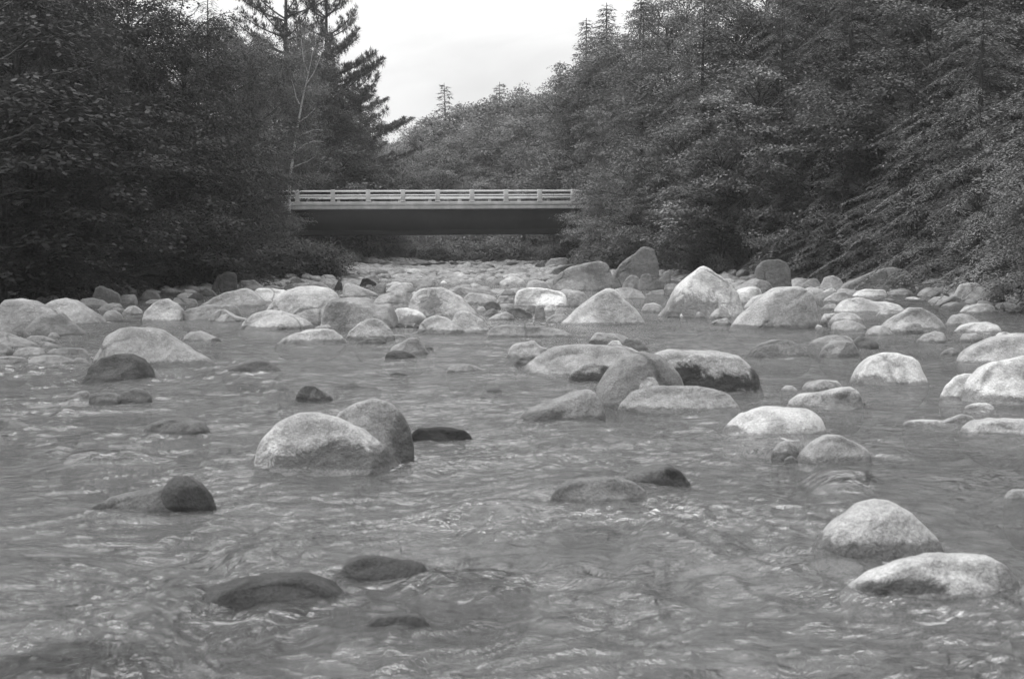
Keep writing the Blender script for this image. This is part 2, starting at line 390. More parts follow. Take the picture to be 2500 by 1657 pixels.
 ('c','278,525 310,480 362,490 365,545',547,.28,None,None,{}),
 ('c','352,540 380,490 422,490 445,565',604,.22,None,None,{}),
 ('c','433,515 465,485 512,500 522,535',543,.46,None,None,{}),
 ('c','615,405 660,370 760,380 805,435',503,.34,None,None,{}),
 ('c','528,500 560,470 625,478',506,.34,None,None,{}),
 ('c','560,640 640,590 720,500 830,420 950,353 1000,356 1060,410 1150,500 1230,570 1270,640',658,.39,'big pale pyramid boulder with a ridge line, right of centre','pale pyramid boulder',{'f':4}),
 ('c','975,365 1060,340 1160,345 1240,380 1285,435',443,.32,None,None,{}),
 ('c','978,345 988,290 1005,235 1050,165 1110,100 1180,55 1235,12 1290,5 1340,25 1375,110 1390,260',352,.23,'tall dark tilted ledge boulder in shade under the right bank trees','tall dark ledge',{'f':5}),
 ('c','1075,330 1120,260 1150,240 1200,250 1250,300 1285,355',358,.26,None,None,{'f':3}),
 ('c','1212,305 1230,240 1290,230 1360,260 1420,300 1425,355',367,.20,None,None,{'f':3}),
 ('c','1375,285 1420,220 1530,155 1590,150 1570,200 1480,270',302,.24,'slanting thin slab rising right, behind the tall peaked boulder','slanting thin slab',{'f':3,'d':.25}),
 ('c','1328,245 1360,215 1405,235',248,.24,None,None,{}),
 ('c','1360,585 1440,470 1530,340 1620,260 1690,190 1740,163 1800,180 1900,240 1980,310 2040,400 2080,480 2090,560',592,.44,'tall peaked white boulder with a dark lower-left flank, against the right bank','tall peaked boulder',{'stain_shade':(1590,560,300,150,.28),'f':2}),
 ('c','1543,578 1570,540 1600,533 1648,577',590,.48,None,None,{}),
 ('c','1645,582 1660,555 1682,580',590,.3,None,None,{}),
 ('c','1680,582 1700,540 1740,550 1765,582',594,.32,None,None,{}),
 ('c','1785,595 1840,530 1890,510 1930,530 1980,585',600,.3,None,None,{}),
 ('c','1440,585 1500,570 1560,585',596,.18,None,None,{}),
 ('d','-80,690 40,560 110,500 200,420 300,345 420,328 520,332 620,370 680,420 700,560 680,675',693,.36,'massive pale round boulder right of the tall peaked boulder, streaked surface','massive round boulder',{'stain_shade':(520,570,130,70,.65),'band':1}),
 ('d','-30,405 0,365 90,340 160,336 205,365 215,420',474,.50,None,None,{'f':2}),
 ('d','50,500 130,420 230,390 280,420',520,.42,None,None,{}),
 ('c','1418,352 1440,320 1500,308 1545,335',367,.3,None,None,{}),
 ('c','1268,402 1330,370 1420,358 1435,402',412,.28,None,None,{}),
 ('c','1235,525 1270,480 1330,470 1400,490 1415,545',553,.32,None,None,{}),
 ('c','112,925 140,840 200,800 290,790 350,773 400,830 505,855',942,.36,'pale tilted rock with a curled top edge, left of the broad low boulders','pale tilted rock',{'band':1,'f':2}),
 ('c','175,975 230,920 330,900 420,925',992,.2,None,None,{}),
 ('c','780,815 830,750 870,713 1000,713 1100,740 1170,795',828,.30,'rounded rock with dark foot behind the broad low boulder, left member of its group','dark-foot group rock',{'band':1}),
 ('c','1080,805 1110,765 1200,775 1260,810 1305,858',862,.22,None,None,{}),
 ('c','935,835 990,785 1050,780 1085,825',838,.42,None,None,{}),
 ('c','205,1055 270,990 380,900 520,840 700,813 900,818 1100,835 1250,870 1310,980',1088,.33,'broad low grey boulder with a dark left tip, in mid-stream right of centre','broad low boulder',{'stain_shade':(250,1040,70,45,.3)}),
 ('c','625,1105 680,1030 760,975 850,960 930,985 1010,1000 1020,1090',1125,.30,'small rock with a jagged black algae fringe wedged between the broad low boulders','algae-fringed rock',{'stain_shade':(820,1100,230,55,.08),'stain_shade2':(950,1040,60,70,.1)}),
 ('c','1230,1000 1300,900 1400,858 1500,845 1700,853 1900,870 2040,900 2130,980 2200,1080 2245,1205',1238,.36,'huge rounded boulder with jagged black algae patches along its foot','black-patched boulder',{'stain_shade':(1800,1140,500,75,.05),'stain_shade2':(1640,1040,130,70,.05),'stain_shade3':(2180,1090,45,110,.07)}),
 ('c','845,1195 900,1100 980,990 1080,905 1240,868 1380,900 1500,1000 1590,1090 1610,1180',1345,.30,'smooth grey boulder overlapping the front left of the black-patched boulder','smooth overlapping boulder',{'d':.36}),
 ('c','1188,1150 1210,1100 1270,1080 1340,1085 1385,1135',1190,.46,'small pale stone lying on top of the smooth overlapping boulder front','small pale perched stone',{'lift':1}),
 ('c','1028,1342 1060,1270 1150,1200 1300,1165 1500,1152 1700,1155 1850,1180 1980,1220 2050,1290',1368,.32,'long smooth front boulder with flat top, lowest of the mid-right boulder cluster','long front cluster boulder',{'d':.26}),
 ('f','30,135 90,90 200,40 300,5 360,-2 410,30 440,100',147,.30,'low sloping grey boulder with black left foot, left of the long front cluster boulder','black-footed sloping boulder',{'stain_shade':(130,130,110,28,.35)}),
 ('c','1798,645 1860,605 1940,595 1980,635',652,.3,None,None,{}),
 ('d','70,905 120,850 200,800 300,772 430,772 510,810 580,880 610,930',928,.24,'mottled dark rock half awash behind the black-patched boulder','mottled awash rock',{'stain_shade':(220,880,140,45,.45),'f':2}),
 ('c','440,605 520,560 600,560 655,625',642,.32,None,None,{}),
 ('c','438,145 490,105 560,98 630,105 645,165',192,.26,'angular grey block perched left behind the huge sloping slab','angular perched block',{'f':4}),
 ('c','335,195 370,150 420,125 448,155',198,.17,None,None,{'f':3}),
 ('c','388,205 410,175 440,175 463,208',228,.42,None,None,{}),
 ('c','460,255 520,190 640,152 700,150',258,.17,None,None,{'f':3}),
 ('c','95,220 160,190 230,175 325,208',242,.3,None,None,{'f':2}),
 ('c','15,275 50,235 90,245 112,292',297,.3,None,None,{}),
 ('c','150,240 220,215 300,225 330,260',280,.28,None,None,{}),
 ('c','75,400 110,360 180,365 200,400',410,.22,None,None,{}),
 ('d','115,260 160,160 230,113 330,108 410,140 435,200 455,315',352,.20,'upright squarish grey boulder draped with twigs at the right bank foot','upright twig-draped boulder',{'f':4}),
 ('d','-40,365 60,300 150,265 250,290 300,350',372,.28,None,None,{}),
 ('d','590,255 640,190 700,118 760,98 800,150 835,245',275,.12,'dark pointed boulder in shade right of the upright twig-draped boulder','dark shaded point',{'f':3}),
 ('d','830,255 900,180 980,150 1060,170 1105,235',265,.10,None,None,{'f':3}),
 ('d','505,335 600,272 660,275 705,335',345,.25,None,None,{}),
 ('d','675,335 720,260 790,243 850,270 885,315',372,.29,None,None,{'f':2}),
 ('d','820,385 900,300 1050,235 1180,200 1270,186 1380,210 1450,260 1475,335',388,.26,'long low ridge-backed slab sloping up right on the right shore','ridge-backed slab',{'f':4,'stain_shade':(1250,300,230,60,.55)}),
 ('d','1195,360 1260,310 1340,280 1385,290 1412,358',368,.38,None,None,{}),
 ('d','1468,332 1490,272 1560,262 1600,300',335,.32,None,None,{}),
 ('d','1550,290 1620,240 1680,262 1695,302',315,.24,None,None,{'f':3}),
 ('d','1752,300 1738,205 1765,156 1860,152 1950,158 1982,210 1962,292',316,.30,'squared grey block boulder standing alone on the right shore','squared block boulder',{'box':1}),
 ('d','665,412 720,370 780,345 835,372',432,.38,None,None,{}),
 ('d','715,442 800,390 880,373 940,400 948,435',467,.30,None,None,{}),
 ('d','950,412 1000,370 1060,353 1220,358 1240,402',423,.40,None,None,{'f':3}),
 ('d','1225,382 1290,360 1400,368 1415,400',412,.34,None,None,{}),
 ('d','1505,402 1570,360 1640,343 1700,370 1728,402',417,.34,None,None,{'f':2}),
 ('d','1590,422 1680,373 1740,395 1760,428',434,.14,'dark flat wedge rock among pale stones below the squared block boulder','dark flat wedge',{'f':3}),
 ('d','1785,405 1830,320 1900,296 1980,305 2050,350 2130,380 2120,485',487,.43,'pale rounded double-humped boulder, upper right, beside a dark block','pale double-humped boulder',{}),
 ('d','2015,475 2060,390 2120,363 2190,388 2228,440 2220,495',497,.20,'dark angular block leaning on the pale double-humped boulder','dark angular block',{'f':4}),
 ('d','1630,492 1720,445 1790,410 1860,443 1940,492',502,.22,'flat grey triangular rock before the pale double-humped boulder','flat triangular rock',{'f':4}),
 ('d','1825,548 1880,505 1980,477 2090,477 2135,512',557,.38,None,None,{}),
 ('d','2115,512 2150,470 2200,478 2215,522',532,.32,None,None,{}),
 ('d','2208,502 2230,477 2290,477 2305,502',510,.38,None,None,{}),
 ('d','2285,502 2340,468 2400,478 2450,505',518,.34,None,None,{}),
 ('d','2170,345 2230,318 2300,320 2335,355',392,.40,None,None,{'f':2}),
 ('d','2055,315 2150,260 2220,248 2265,292',332,.30,None,None,{}),
 ('d','2255,302 2290,254 2366,250 2420,292',322,.17,None,None,{}),
 ('d','2020,350 2060,322 2140,320 2170,350',362,.34,None,None,{}),
 ('d','2260,400 2300,370 2400,360 2500,390',425,.34,None,None,{}),
 ('d','1940,300 1960,268 2000,275 2020,300',312,.24,None,None,{}),
 ('d','2010,270 2060,232 2110,240 2120,275',290,.16,None,None,{}),
 ('d','690,520 730,485 800,480 830,515',530,.36,None,None,{}),
 ('d','795,525 860,450 960,423 1030,428 1110,460 1240,463 1330,490 1385,525',557,.40,'long pale lumpy rock with a low right end, left of the split-faced boulder','long pale lumpy rock',{}),
 ('d','1138,582 1180,540 1260,520 1330,525 1375,555',590,.34,None,None,{'band':1}),
 ('d','690,600 720,560 800,555 840,580',612,.36,None,None,{}),
 ('d','755,625 820,560 890,543 970,560 1050,605',623,.37,None,None,{}),
 ('d','758,702 790,630 880,606 980,620 1060,660 1085,692',707,.35,'smooth pale hump sloping right beside the massive round boulder','smooth pale hump',{}),
 ('d','1185,645 1260,600 1340,555 1420,508 1520,506 1620,560 1690,620 1730,685',702,.36,'grey dome boulder with a split shaded left face behind a pale bean-shaped rock','split-faced boulder',{'f':3}),
 ('d','1262,702 1280,660 1360,640 1460,628 1510,638 1538,692',732,.33,'bean-shaped pale rock with dark underside before the split-faced boulder','bean-shaped rock',{'band':1}),
 ('d','1055,702 1130,660 1210,653 1250,690 1290,732',742,.35,None,None,{}),
 ('d','638,677 660,648 700,660 708,682',685,.42,None,None,{}),
 ('d','678,642 700,590 740,600 748,652',662,.36,None,None,{}),
 ('d','1725,632 1780,575 1850,558 1930,573 2010,625',663,.34,'mottled pale dome rock right of the split-faced boulder','mottled pale dome rock',{}),
 ('d','1785,712 1850,655 1950,626 2060,633 2150,660 2170,695',720,.40,'long pale loaf-shaped rock below the mottled pale dome rock','loaf-shaped rock',{}),
 ('d','1475,785 1540,735 1630,703 1690,713 1728,765',803,.34,None,None,{}),
 ('d','1838,768 1870,725 1960,718 2035,748',792,.30,None,None,{}),
 ('d','2118,765 2160,715 2200,705 2280,730 2330,770',775,.44,None,None,{}),
 ('d','1800,945 1860,860 1950,800 2080,760 2200,735 2366,718 2450,720 2600,800 2680,900',988,.38,'broad low pale boulder cut by the right frame edge, behind the white corner boulder','broad right-edge boulder',{}),
 ('d','580,815 680,765 800,733 900,738 970,775',823,.28,None,None,{}),
 ('d','945,795 1000,750 1080,758 1160,790 1165,832',848,.18,None,None,{}),
 ('d','665,893 720,820 800,783 900,776 960,793 1000,850 1025,893',917,.26,'grey smooth hump rock in riffle, between the mottled awash rock and pale dome','grey riffle hump',{}),
 ('d','1665,905 1710,860 1780,838 1840,885',908,.28,None,None,{}),
 ('d','925,1135 960,1060 1020,970 1100,905 1200,876 1320,870 1430,900 1490,960 1530,1060 1570,1135',1168,.50,'bright white dome boulder with a dark wet foot, standing alone at right','bright white dome',{'band':1,'stain_shade':(1090,1110,160,40,.3)}),
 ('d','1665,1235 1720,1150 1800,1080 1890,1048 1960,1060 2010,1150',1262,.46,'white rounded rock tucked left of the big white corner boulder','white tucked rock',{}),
 ('d','1840,1215 1860,1150 1930,1080 2000,990 2080,950 2250,928 2366,910 2500,910 2650,1000 2720,1200',1312,.50,'big white boulder at the right frame edge with a black undercut band','big white edge boulder',{'band':1,'stain_shade':(2150,1270,330,35,.25),'stain_shade2':(1900,1230,70,60,.35)}),
 ('d','1875,1328 1950,1300 2060,1298 2125,1328',1347,.46,None,None,{}),
 ('d','525,1165 570,1120 700,1100 820,1110 885,1165',1202,.36,None,None,{}),
 ('d','355,1192 400,1150 450,1150 505,1192',1208,.38,None,None,{}),
 ('d','400,1290 520,1225 650,1210 760,1200 860,1173 950,1163 1010,1200 1055,1290',1352,.36,'pale rock rising to a rounded right end with speckled dark face','speckled-end rock',{'stain_shade':(830,1290,170,60,.4),'f':2}),
 ('f','970,190 1010,150 1060,110 1160,85 1300,81 1380,95 1430,130 1455,195',226,.43,'white low oval boulder with a small eye-like hollow at its right end','white eyed boulder',{'stain_shade':(1010,190,55,18,.25)}),
 ('f','1195,292 1230,250 1270,233 1320,260 1335,302',313,.34,None,None,{}),
 ('f','1305,315 1380,245 1450,210 1520,213 1600,245 1650,280 1660,325',342,.36,'grey round-backed boulder just below the white eyed boulder','round-backed boulder',{}),
 ('f','1255,328 1290,305 1325,328',334,.3,None,None,{}),
 ('f','1800,145 1900,137 2000,140 2080,113 2130,123 2180,162',177,.38,'long low rock with a raised round right head at right','long round-headed rock',{'d':.2}),
 ('f','2085,205 2150,150 2230,133 2366,138 2500,160 2600,205',232,.40,'flat pale boulder cut by the right frame edge, below the big white one','flat edge boulder',{}),
 ('f','2275,495 2320,463 2400,455 2500,495',532,.34,'small grey rock poking in at the right frame edge, mid height of the water','small edge rock',{}),
 ('f','160,505 200,450 270,418 380,403 480,408 560,430 620,465 632,512',546,.24,'smooth dark grey oval rock in mid foreground water, left of its pair','dark oval rock',{}),
 ('f','500,415 570,370 650,346 720,346 780,375 826,432',442,.17,'dark hump rock with a black right shoulder, right behind the dark oval rock','black-shouldered rock',{'stain_shade':(760,385,60,35,.1)}),
 ('f','1400,695 1470,620 1540,570 1600,528 1680,510 1750,513 1830,560 1900,620 1990,705',772,.42,'pale pointed dome boulder in the right foreground, dark wet foot around it','foreground dome',{'band':2}),
 ('f','1520,935 1650,850 1800,790 1950,763 2100,761 2200,768 2280,810 2330,860 2350,935',985,.45,'long white boulder tapering left in the near right foreground','tapering foreground boulder',{'stain_shade':(1770,925,190,45,.15),'stain_shade2':(2310,880,60,90,.35),'d':.3}),
 ('f','2295,965 2330,940 2420,935 2500,965',978,.34,None,None,{}),
 ('f','1360,440 1430,385 1500,367 1620,365 1690,410',446,.30,'pale low rock under thin flowing water above the foreground dome','pale overflowed rock',{'sub':1}),
 ('e','1150,365 1170,290 1210,220 1290,150 1380,110 1460,98 1560,120 1680,185 1780,270 1840,365',402,.42,'white rounded front boulder of the close pair, mottled dark along its lower side','front boulder of the pair',{'stain_shade':(1580,335,330,75,.16),'band':1}),
 ('e','1470,330 1560,110 1640,68 1720,43 1790,58 1850,110 1900,180 1922,260 1925,335',352,.38,'pale rounded rear boulder of the close pair with a shaded right side','rear boulder of the pair',{'stain_shade':(1880,250,70,150,.3),'d':.33}),  # shade of the right side painted in as a dark patch
 ('e','1870,225 1930,177 2050,178 2140,190 2190,220',247,.06,'black flat wet rock sticking out right behind the close white pair','black flat wet rock',{}),
 ('e','400,575 440,530 520,490 640,465 760,450 830,470 900,540 920,570',582,.20,'low dark hump awash, left half of a dark foreground rock','low dark hump',{}),
 ('e','720,545 760,450 800,403 860,393 930,430 980,490 1000,545',568,.13,'dark round-topped rock rising from the right end of the low dark hump','dark round-topped rock',{}),
 ('e','650,205 700,160 780,140 850,133 930,145 975,195',213,.20,'small long dark rock left of the close white pair','small long dark rock',{}),
 ('e','800,975 900,890 1050,840 1250,805 1400,800 1520,840 1610,915',995,.15,'big dark rock slick with thin flowing water in the near foreground','big overflowed rock',{'sub':2,'d':.3}),
 ('e','1510,835 1560,780 1640,730 1740,720 1850,738 1960,750 1995,800',862,.14,'dark wet rock at the upper right of the big overflowed rock','dark wet upper rock',{'sub':2,'d':.3}),
 ('e','1685,1090 1740,1045 1850,1030 1940,1040 1995,1090',1112,.16,'small dark awash rock below the big overflowed rock, right of centre left','small dark awash rock',{'d':.3}),
 ('e','-100,1330 100,1275 300,1250 500,1255 700,1275 830,1320',1385,.13,'dark submerged rock under fast water in the bottom left corner','dark corner rock',{'sub':1}),
 ('e','-100,185 0,130 80,145 160,180',203,.24,'low grey rock at the left frame edge, lowest one on that edge','lowest left-edge rock',{}),
 ('e','1870,920 1980,872 2150,845 2366,842 2460,890',920,.14,'long submerged dark rock under ripples, centre foreground','submerged centre rock',{'sub':1,'d':.2}),
 ('e','280,325 420,287 600,277 750,305',333,.18,'flat submerged dark rock left above the dark round-topped rock','submerged left rock',{'sub':1,'d':.2}),
 ('e','250,108 310,92 380,105',112,.18,None,None,{'sub':1}),
]
# ------------------------------------------------------------ boulders
import bmesh
_ico = {}
def ico(n):
    if n not in _ico:
        bm = bmesh.new(); bmesh.ops.create_icosphere(bm, subdivisions=n, radius=1)
        V = np.array([v.co[:] for v in bm.verts]); T = np.array([[v.index for v in f.verts] for f in bm.faces]); bm.free()
        _ico[n] = (V, T)
    return _ico[n]
def fbm3(P, f, seed, oct=4): return fbm(P[:, 0] * f + seed * 3.1, P[:, 1] * f - seed * 1.7, P[:, 2] * f + seed * 2.3, oct, seed)
ROCK_INFO = []      # (cx, cy, rx, ry, top z, submerged) for the water
RK = []             # records for labels
def px_outline(reg, s):
    ox, oy, k = REG[reg]
    return np.array([[float(a) for a in p.split(',')] for p in s.split()]) * k + np.array([ox, oy])
def build_rock(reg, outline, base, tone, label, short, opt, idx):
    pts = px_outline(reg, outline)
    ox, oy, k = REG[reg]
    by = oy + base * k
    lift = opt.get('lift')
    rs = np.random.default_rng(idx + 100)
    if lift:
        host = RK[-1]
        Yc = host['Yc'] - host['D'] * .62; wx = (pts[-1, 0] - pts[0, 0]) / F * Yc
        D = wx * .45; zc = at_dist(pts[:, 0].mean(), by, Yc)[2] + .02; Yf = Yc - D
    else:
        zb = 0.0
        Yf = on_water(0, by)[1]
        if by < 712: zb = -.02
        wx = (pts[-1, 0] - pts[0, 0]) / F * Yf
        D = wx * opt.get('d', .40) * (1.0 if wx < 3 else .8); Yc = Yf + D
        zc = -.04 + zb
        if Yf > 60: zc = 0.0
    W = np.array([at_dist(x, y, Yc) for x, y in pts])
    X0, X1 = W[0, 0], W[-1, 0]
    hx = (X1 - X0) / 2; cx = (X0 + X1) / 2
    u = np.linspace(-1, 1, 241)
    H = np.interp(cx + u * hx, W[:, 0], W[:, 2]) - zc
    H = np.maximum(H, .02 * hx)
    ker = np.exp(-np.linspace(-2, 2, 15) ** 2); ker /= ker.sum()
    Hp = np.pad(H, 7, mode='edge'); H = np.convolve(Hp, ker, 'valid')
    Hm = H.max()
    endr = (1 - np.abs(u) ** 14) ** .5
    if opt.get('box'): endr = (1 - np.abs(u) ** 14) ** .4
    H = H * endr
    wpx = (pts[-1, 0] - pts[0, 0]) * 1024 / 2500
    n = 6 if wpx > 110 else 5 if wpx > 40 else 4 if wpx > 14 else 3
    S, T = ico(n)
    x = np.clip(S[:, 0], -.9999, .9999)
    r = np.sqrt(1 - x * x); c = S[:, 1] / (np.hypot(S[:, 1], S[:, 2]) + 1e-9); q = S[:, 2] / (np.hypot(S[:, 1], S[:, 2]) + 1e-9)
    # even out the poles
    ux = np.sign(x) * (1 - (1 - np.abs(x)) ** 1.12)
    ex = rs.uniform(.75, .95)
    if opt.get('box'): ex = .45
    Dy = D * (1 - np.abs(ux) ** rs.uniform(2.2, 3.2)) ** .55 * (1 + .12 * np.sin(ux * 2.5 + rs.uniform(0, 6)))
    skew = rs.uniform(-.12, .12)
    Y = Dy * np.sign(c) * np.abs(c) ** ex + skew * D * ux
    Hu = np.interp(ux, u, H)
    bot = max(.25 * hx, .28) * (1 - np.abs(ux) ** 3) ** .5
    Z = np.where(q >= 0, Hu * np.abs(q) ** (ex * 1.02), -bot * np.abs(q) ** .8)
    P = np.stack([ux * hx, Y, Z], -1)
    # planar facets shaving the front and sides
    nf = opt.get('f', rs.integers(1, 4))
    for i in range(int(nf)):
        a = rs.uniform(-2.4, -.7); el = rs.uniform(.15, .8)
        nrm = np.array([math.cos(a) * math.cos(el), math.sin(a) * math.cos(el), math.sin(el)])
        sc = np.array([hx, D, Hm]); Q = P / sc
        dd = Q @ nrm; lim = np.percentile(dd, rs.uniform(62, 84) if opt.get('f', 0) >= 3 else rs.uniform(78, 91)); ov = np.maximum(dd - lim, 0)
        keep = np.clip((P[:, 1] / D + .15) * -3, 0, 1)      # leave the skyline alone
        P = P - (ov * keep * .85)[:, None] * nrm[None, :] * sc
    size = (hx * D * max(Hm, .3 * hx)) ** (1 / 3)
    nd = fbm3(P / size, 1.1, idx % 97, 5) * .085 * size + np.abs(fbm3(P / size, 2.6, idx % 89 + 7, 4)) * -.05 * size
    dirn = P / (np.linalg.norm(P / np.array([hx, D, Hm]), axis=1)[:, None] * np.array([hx, D, Hm]) + 1e-6)
    dirn /= np.linalg.norm(dirn, axis=1)[:, None] + 1e-9
    P = P + dirn * nd[:, None]
    org = np.array([cx, Yc, zc])
    Wd = P + org
    # algae stains, dark faces and painted side shade, all with ragged edges
    st = np.zeros(len(P)); tn = np.ones(len(P))
    pxx, pxy = to_px(Wd)
    for kk in ('stain_shade', 'stain_shade2', 'stain_shade3'):
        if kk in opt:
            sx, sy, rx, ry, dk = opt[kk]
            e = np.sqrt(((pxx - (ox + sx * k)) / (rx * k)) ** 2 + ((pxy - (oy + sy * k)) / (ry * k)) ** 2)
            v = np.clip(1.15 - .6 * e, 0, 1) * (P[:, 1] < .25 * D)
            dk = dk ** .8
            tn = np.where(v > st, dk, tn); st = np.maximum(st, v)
    band = opt.get('band', 0)
    if not lift:
        bh = (.045 if not band else .075 if band == 1 else .12) * min(1, .4 + Yf / 40)
        v = np.clip(1.0 - (Wd[:, 2] - bh * .4) / (bh + .01), 0, 1) * (.75 if not band else .95)
        tn = np.where(v > st, .38 if band else .48, tn); st = np.maximum(st, v)
    me = np_mesh('rock', P, T, True)
    fattr(me, 'stain_shade', st); fattr(me, 'stain_shade_tone', tn)
    sub = opt.get('sub')
    oz = -.0
    if sub: oz = -(Hm + zc) - .015 if not sub == 2 else -.33 * Hm
    nm = 'boulder' if wx > .9 or (label and 'boulder' in label) else 'rock'
    o = add_obj(nm, me, M_ROCK, loc=(cx, Yc, zc + oz))
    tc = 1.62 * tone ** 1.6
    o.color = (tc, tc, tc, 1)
    if not lift: ROCK_INFO.append((cx, Yc, hx, D, Hm + zc, sub or 0))
    RK.append(dict(o=o, label=label, short=short, px=(pts[:, 0].min() + pts[:, 0].max()) / 2, py=(pts[:, 1].min() + by) / 2, w=pts[-1, 0] - pts[0, 0], h=by - pts[:, 1].min(), tone=tone, Yc=Yc, D=D, Yf=Yf, cx=cx, hx=hx, opt=opt))
for i, rk in enumerate(ROCKS): build_rock(*rk, i)

# scattered stones of the dense rock field (each one an object)
SMALL = []                                                          # the smallest stones join the cobbles
def add_loose(px, py, wpx, asp, tone, i, single=True):
    p = on_water(px, py)
    Y = p[1]; hx = wpx / F * Y / 2
    gz = float(ground_z(p[0], Y + hx)); zb = max(gz, -.08)
    S, T = ico(4 if wpx > 26 else 3)
    rs = np.random.default_rng(9000 + i)
    P = S.copy()
    for _ in range(rs.integers(3, 7)):
        nrm = rs.normal(size=3); nrm /= np.linalg.norm(nrm); dd = P @ nrm
        lim = rs.uniform(.55, .85); P -= (np.maximum(dd - lim, 0) * .85)[:, None] * nrm[None]
    P *= (1 + .16 * fbm3(P, 1.4, i % 50, 4))[:, None]
    P[:, 2] = np.where(P[:, 2] > 0, P[:, 2], P[:, 2] * .8)
    P *= np.array([hx, hx * rs.uniform(.6, 1.0), hx * asp])
    if not single:
        SMALL.append((P + np.array([p[0], Y + hx * .7, zb + hx * asp * .12]), T)); return None, p
    me = np_mesh('rock', P, T, True)
    fattr(me, 'stain_shade', np.clip(.7 - (P[:, 2] + hx * asp * .1) / (.3 * hx * asp + .02), 0, .75) if gz < .02 else np.zeros(len(P))); fattr(me, 'stain_shade_tone', np.full(len(P), .45))
    o = add_obj('rock', me, M_ROCK, loc=(p[0], Y + hx * .7, zb + hx * asp * .12))
    o.rotation_euler = (rs.uniform(-.12, .12), rs.uniform(-.15, .15), rs.uniform(0, 6.28) * .08)
    tc = 1.62 * tone ** 1.6
    o.color = (tc, tc, tc, 1)
    return o, p
# (x0, x1, y0, y1, count, wmin, wmax)
loose_zones = [
 (900, 1420, 646, 668, 56, 12, 30, 'far'),
 (860, 1480, 664, 716, 76, 18, 60, 'mid'),
 (640, 1500, 692, 748, 44, 18, 56, 'centre'),
 (40, 640, 700, 750, 36, 18, 70, 'left'),
 (1780, 2500, 686, 752, 62, 20, 84, 'right'),
]
LG = {'far': ('grey stone of the far rock field under the bridge', 'stones of the far rock field'),
      'mid': ('grey stone in the rock field between the bridge and the centre boulders', 'stones of the middle rock field'),
      'centre': ('loose grey stone among the centre boulders', 'loose stones among the centre boulders'),
      'left': ('loose grey stone along the left shore below the dark trees', 'loose stones on the left shore'),
      'right': ('loose grey stone along the right shore below the hanging branches', 'loose stones on the right shore')}
ci = 0; plan = []
for (x0, x1, y0, y1, cnt, w0, w1, key) in loose_zones:
    for j in range(cnt):
        px = x0 + (x1 - x0) * rng.random(); py = y0 + (y1 - y0) * (j + rng.random()) / cnt
        w = w0 + (w1 - w0) * rng.random() ** 2.2
        tone = float(np.clip(rng.normal(.31, .07), .12, .48))
        plan.append((w, px, py, rng.uniform(.4, .75), tone, key))
cut = sorted([q[0] for q in plan])[-155]
for w, px, py, asp, tone, key in plan:
    o, p = add_loose(px, py, w, asp, tone, ci, w >= cut); ci += 1
    if o: tag(o, LG[key][0], 'stone', LG[key][1])
# finer cobbles nobody could count
def cobbles():
    S, T = ico(2); g = Geo(); rs = np.random.default_rng(77)
    n = 0
    while n < 7000:
        Y = 34 + 104 * rs.random() ** .8; X = rs.uniform(-24, 24)
        d, side = bank_d(np.array([X]), np.array([Y]))
        d = d[0]
        if d > .8: continue
        gz = float(ground_z(X, Y))
        if gz > .4: continue
        near_edge = d > -5
        if not near_edge and Y < 47: continue
        if not near_edge and Y < 62 and vnoise(np.array([X * .22]), np.array([Y * .12]), seed=23)[0] < .05: continue
        if vnoise(np.array([X * .3]), np.array([Y * .3]), seed=21)[0] < -.25 and Y < 100: continue
        s = rs.uniform(.12, .42) * (1.2 if Y > 80 else 1)
        P = S.copy()
        for _ in range(4):
            nrm = rs.normal(size=3); nrm /= np.linalg.norm(nrm); P -= (np.maximum(P @ nrm - rs.uniform(.5, .85), 0) * .9)[:, None] * nrm
        a = rs.uniform(0, 6.28); R = np.array([[math.cos(a), -math.sin(a), 0], [math.sin(a), math.cos(a), 0], [0, 0, 1]])
        P = (P * np.array([s, s * rs.uniform(.6, 1), s * rs.uniform(.35, .7)])) @ R.T + np.array([X, Y, max(gz, -.1) + .04])
        g.add(P, T=T); n += 1
    for P, TT in SMALL: g.add(P, T=TT)
    me = g.mesh('cobbles', True)
    fattr(me, 'stain_shade', np.zeros(len(me.vertices))); fattr(me, 'stain_shade_tone', np.ones(len(me.vertices)))
    o = add_obj('cobbles', me, M_ROCK); o.color = (.23, .23, .23, 1)
    tag(o, 'countless small grey cobbles between the boulders of the river bed', 'cobbles', kind='stuff')
cobbles()

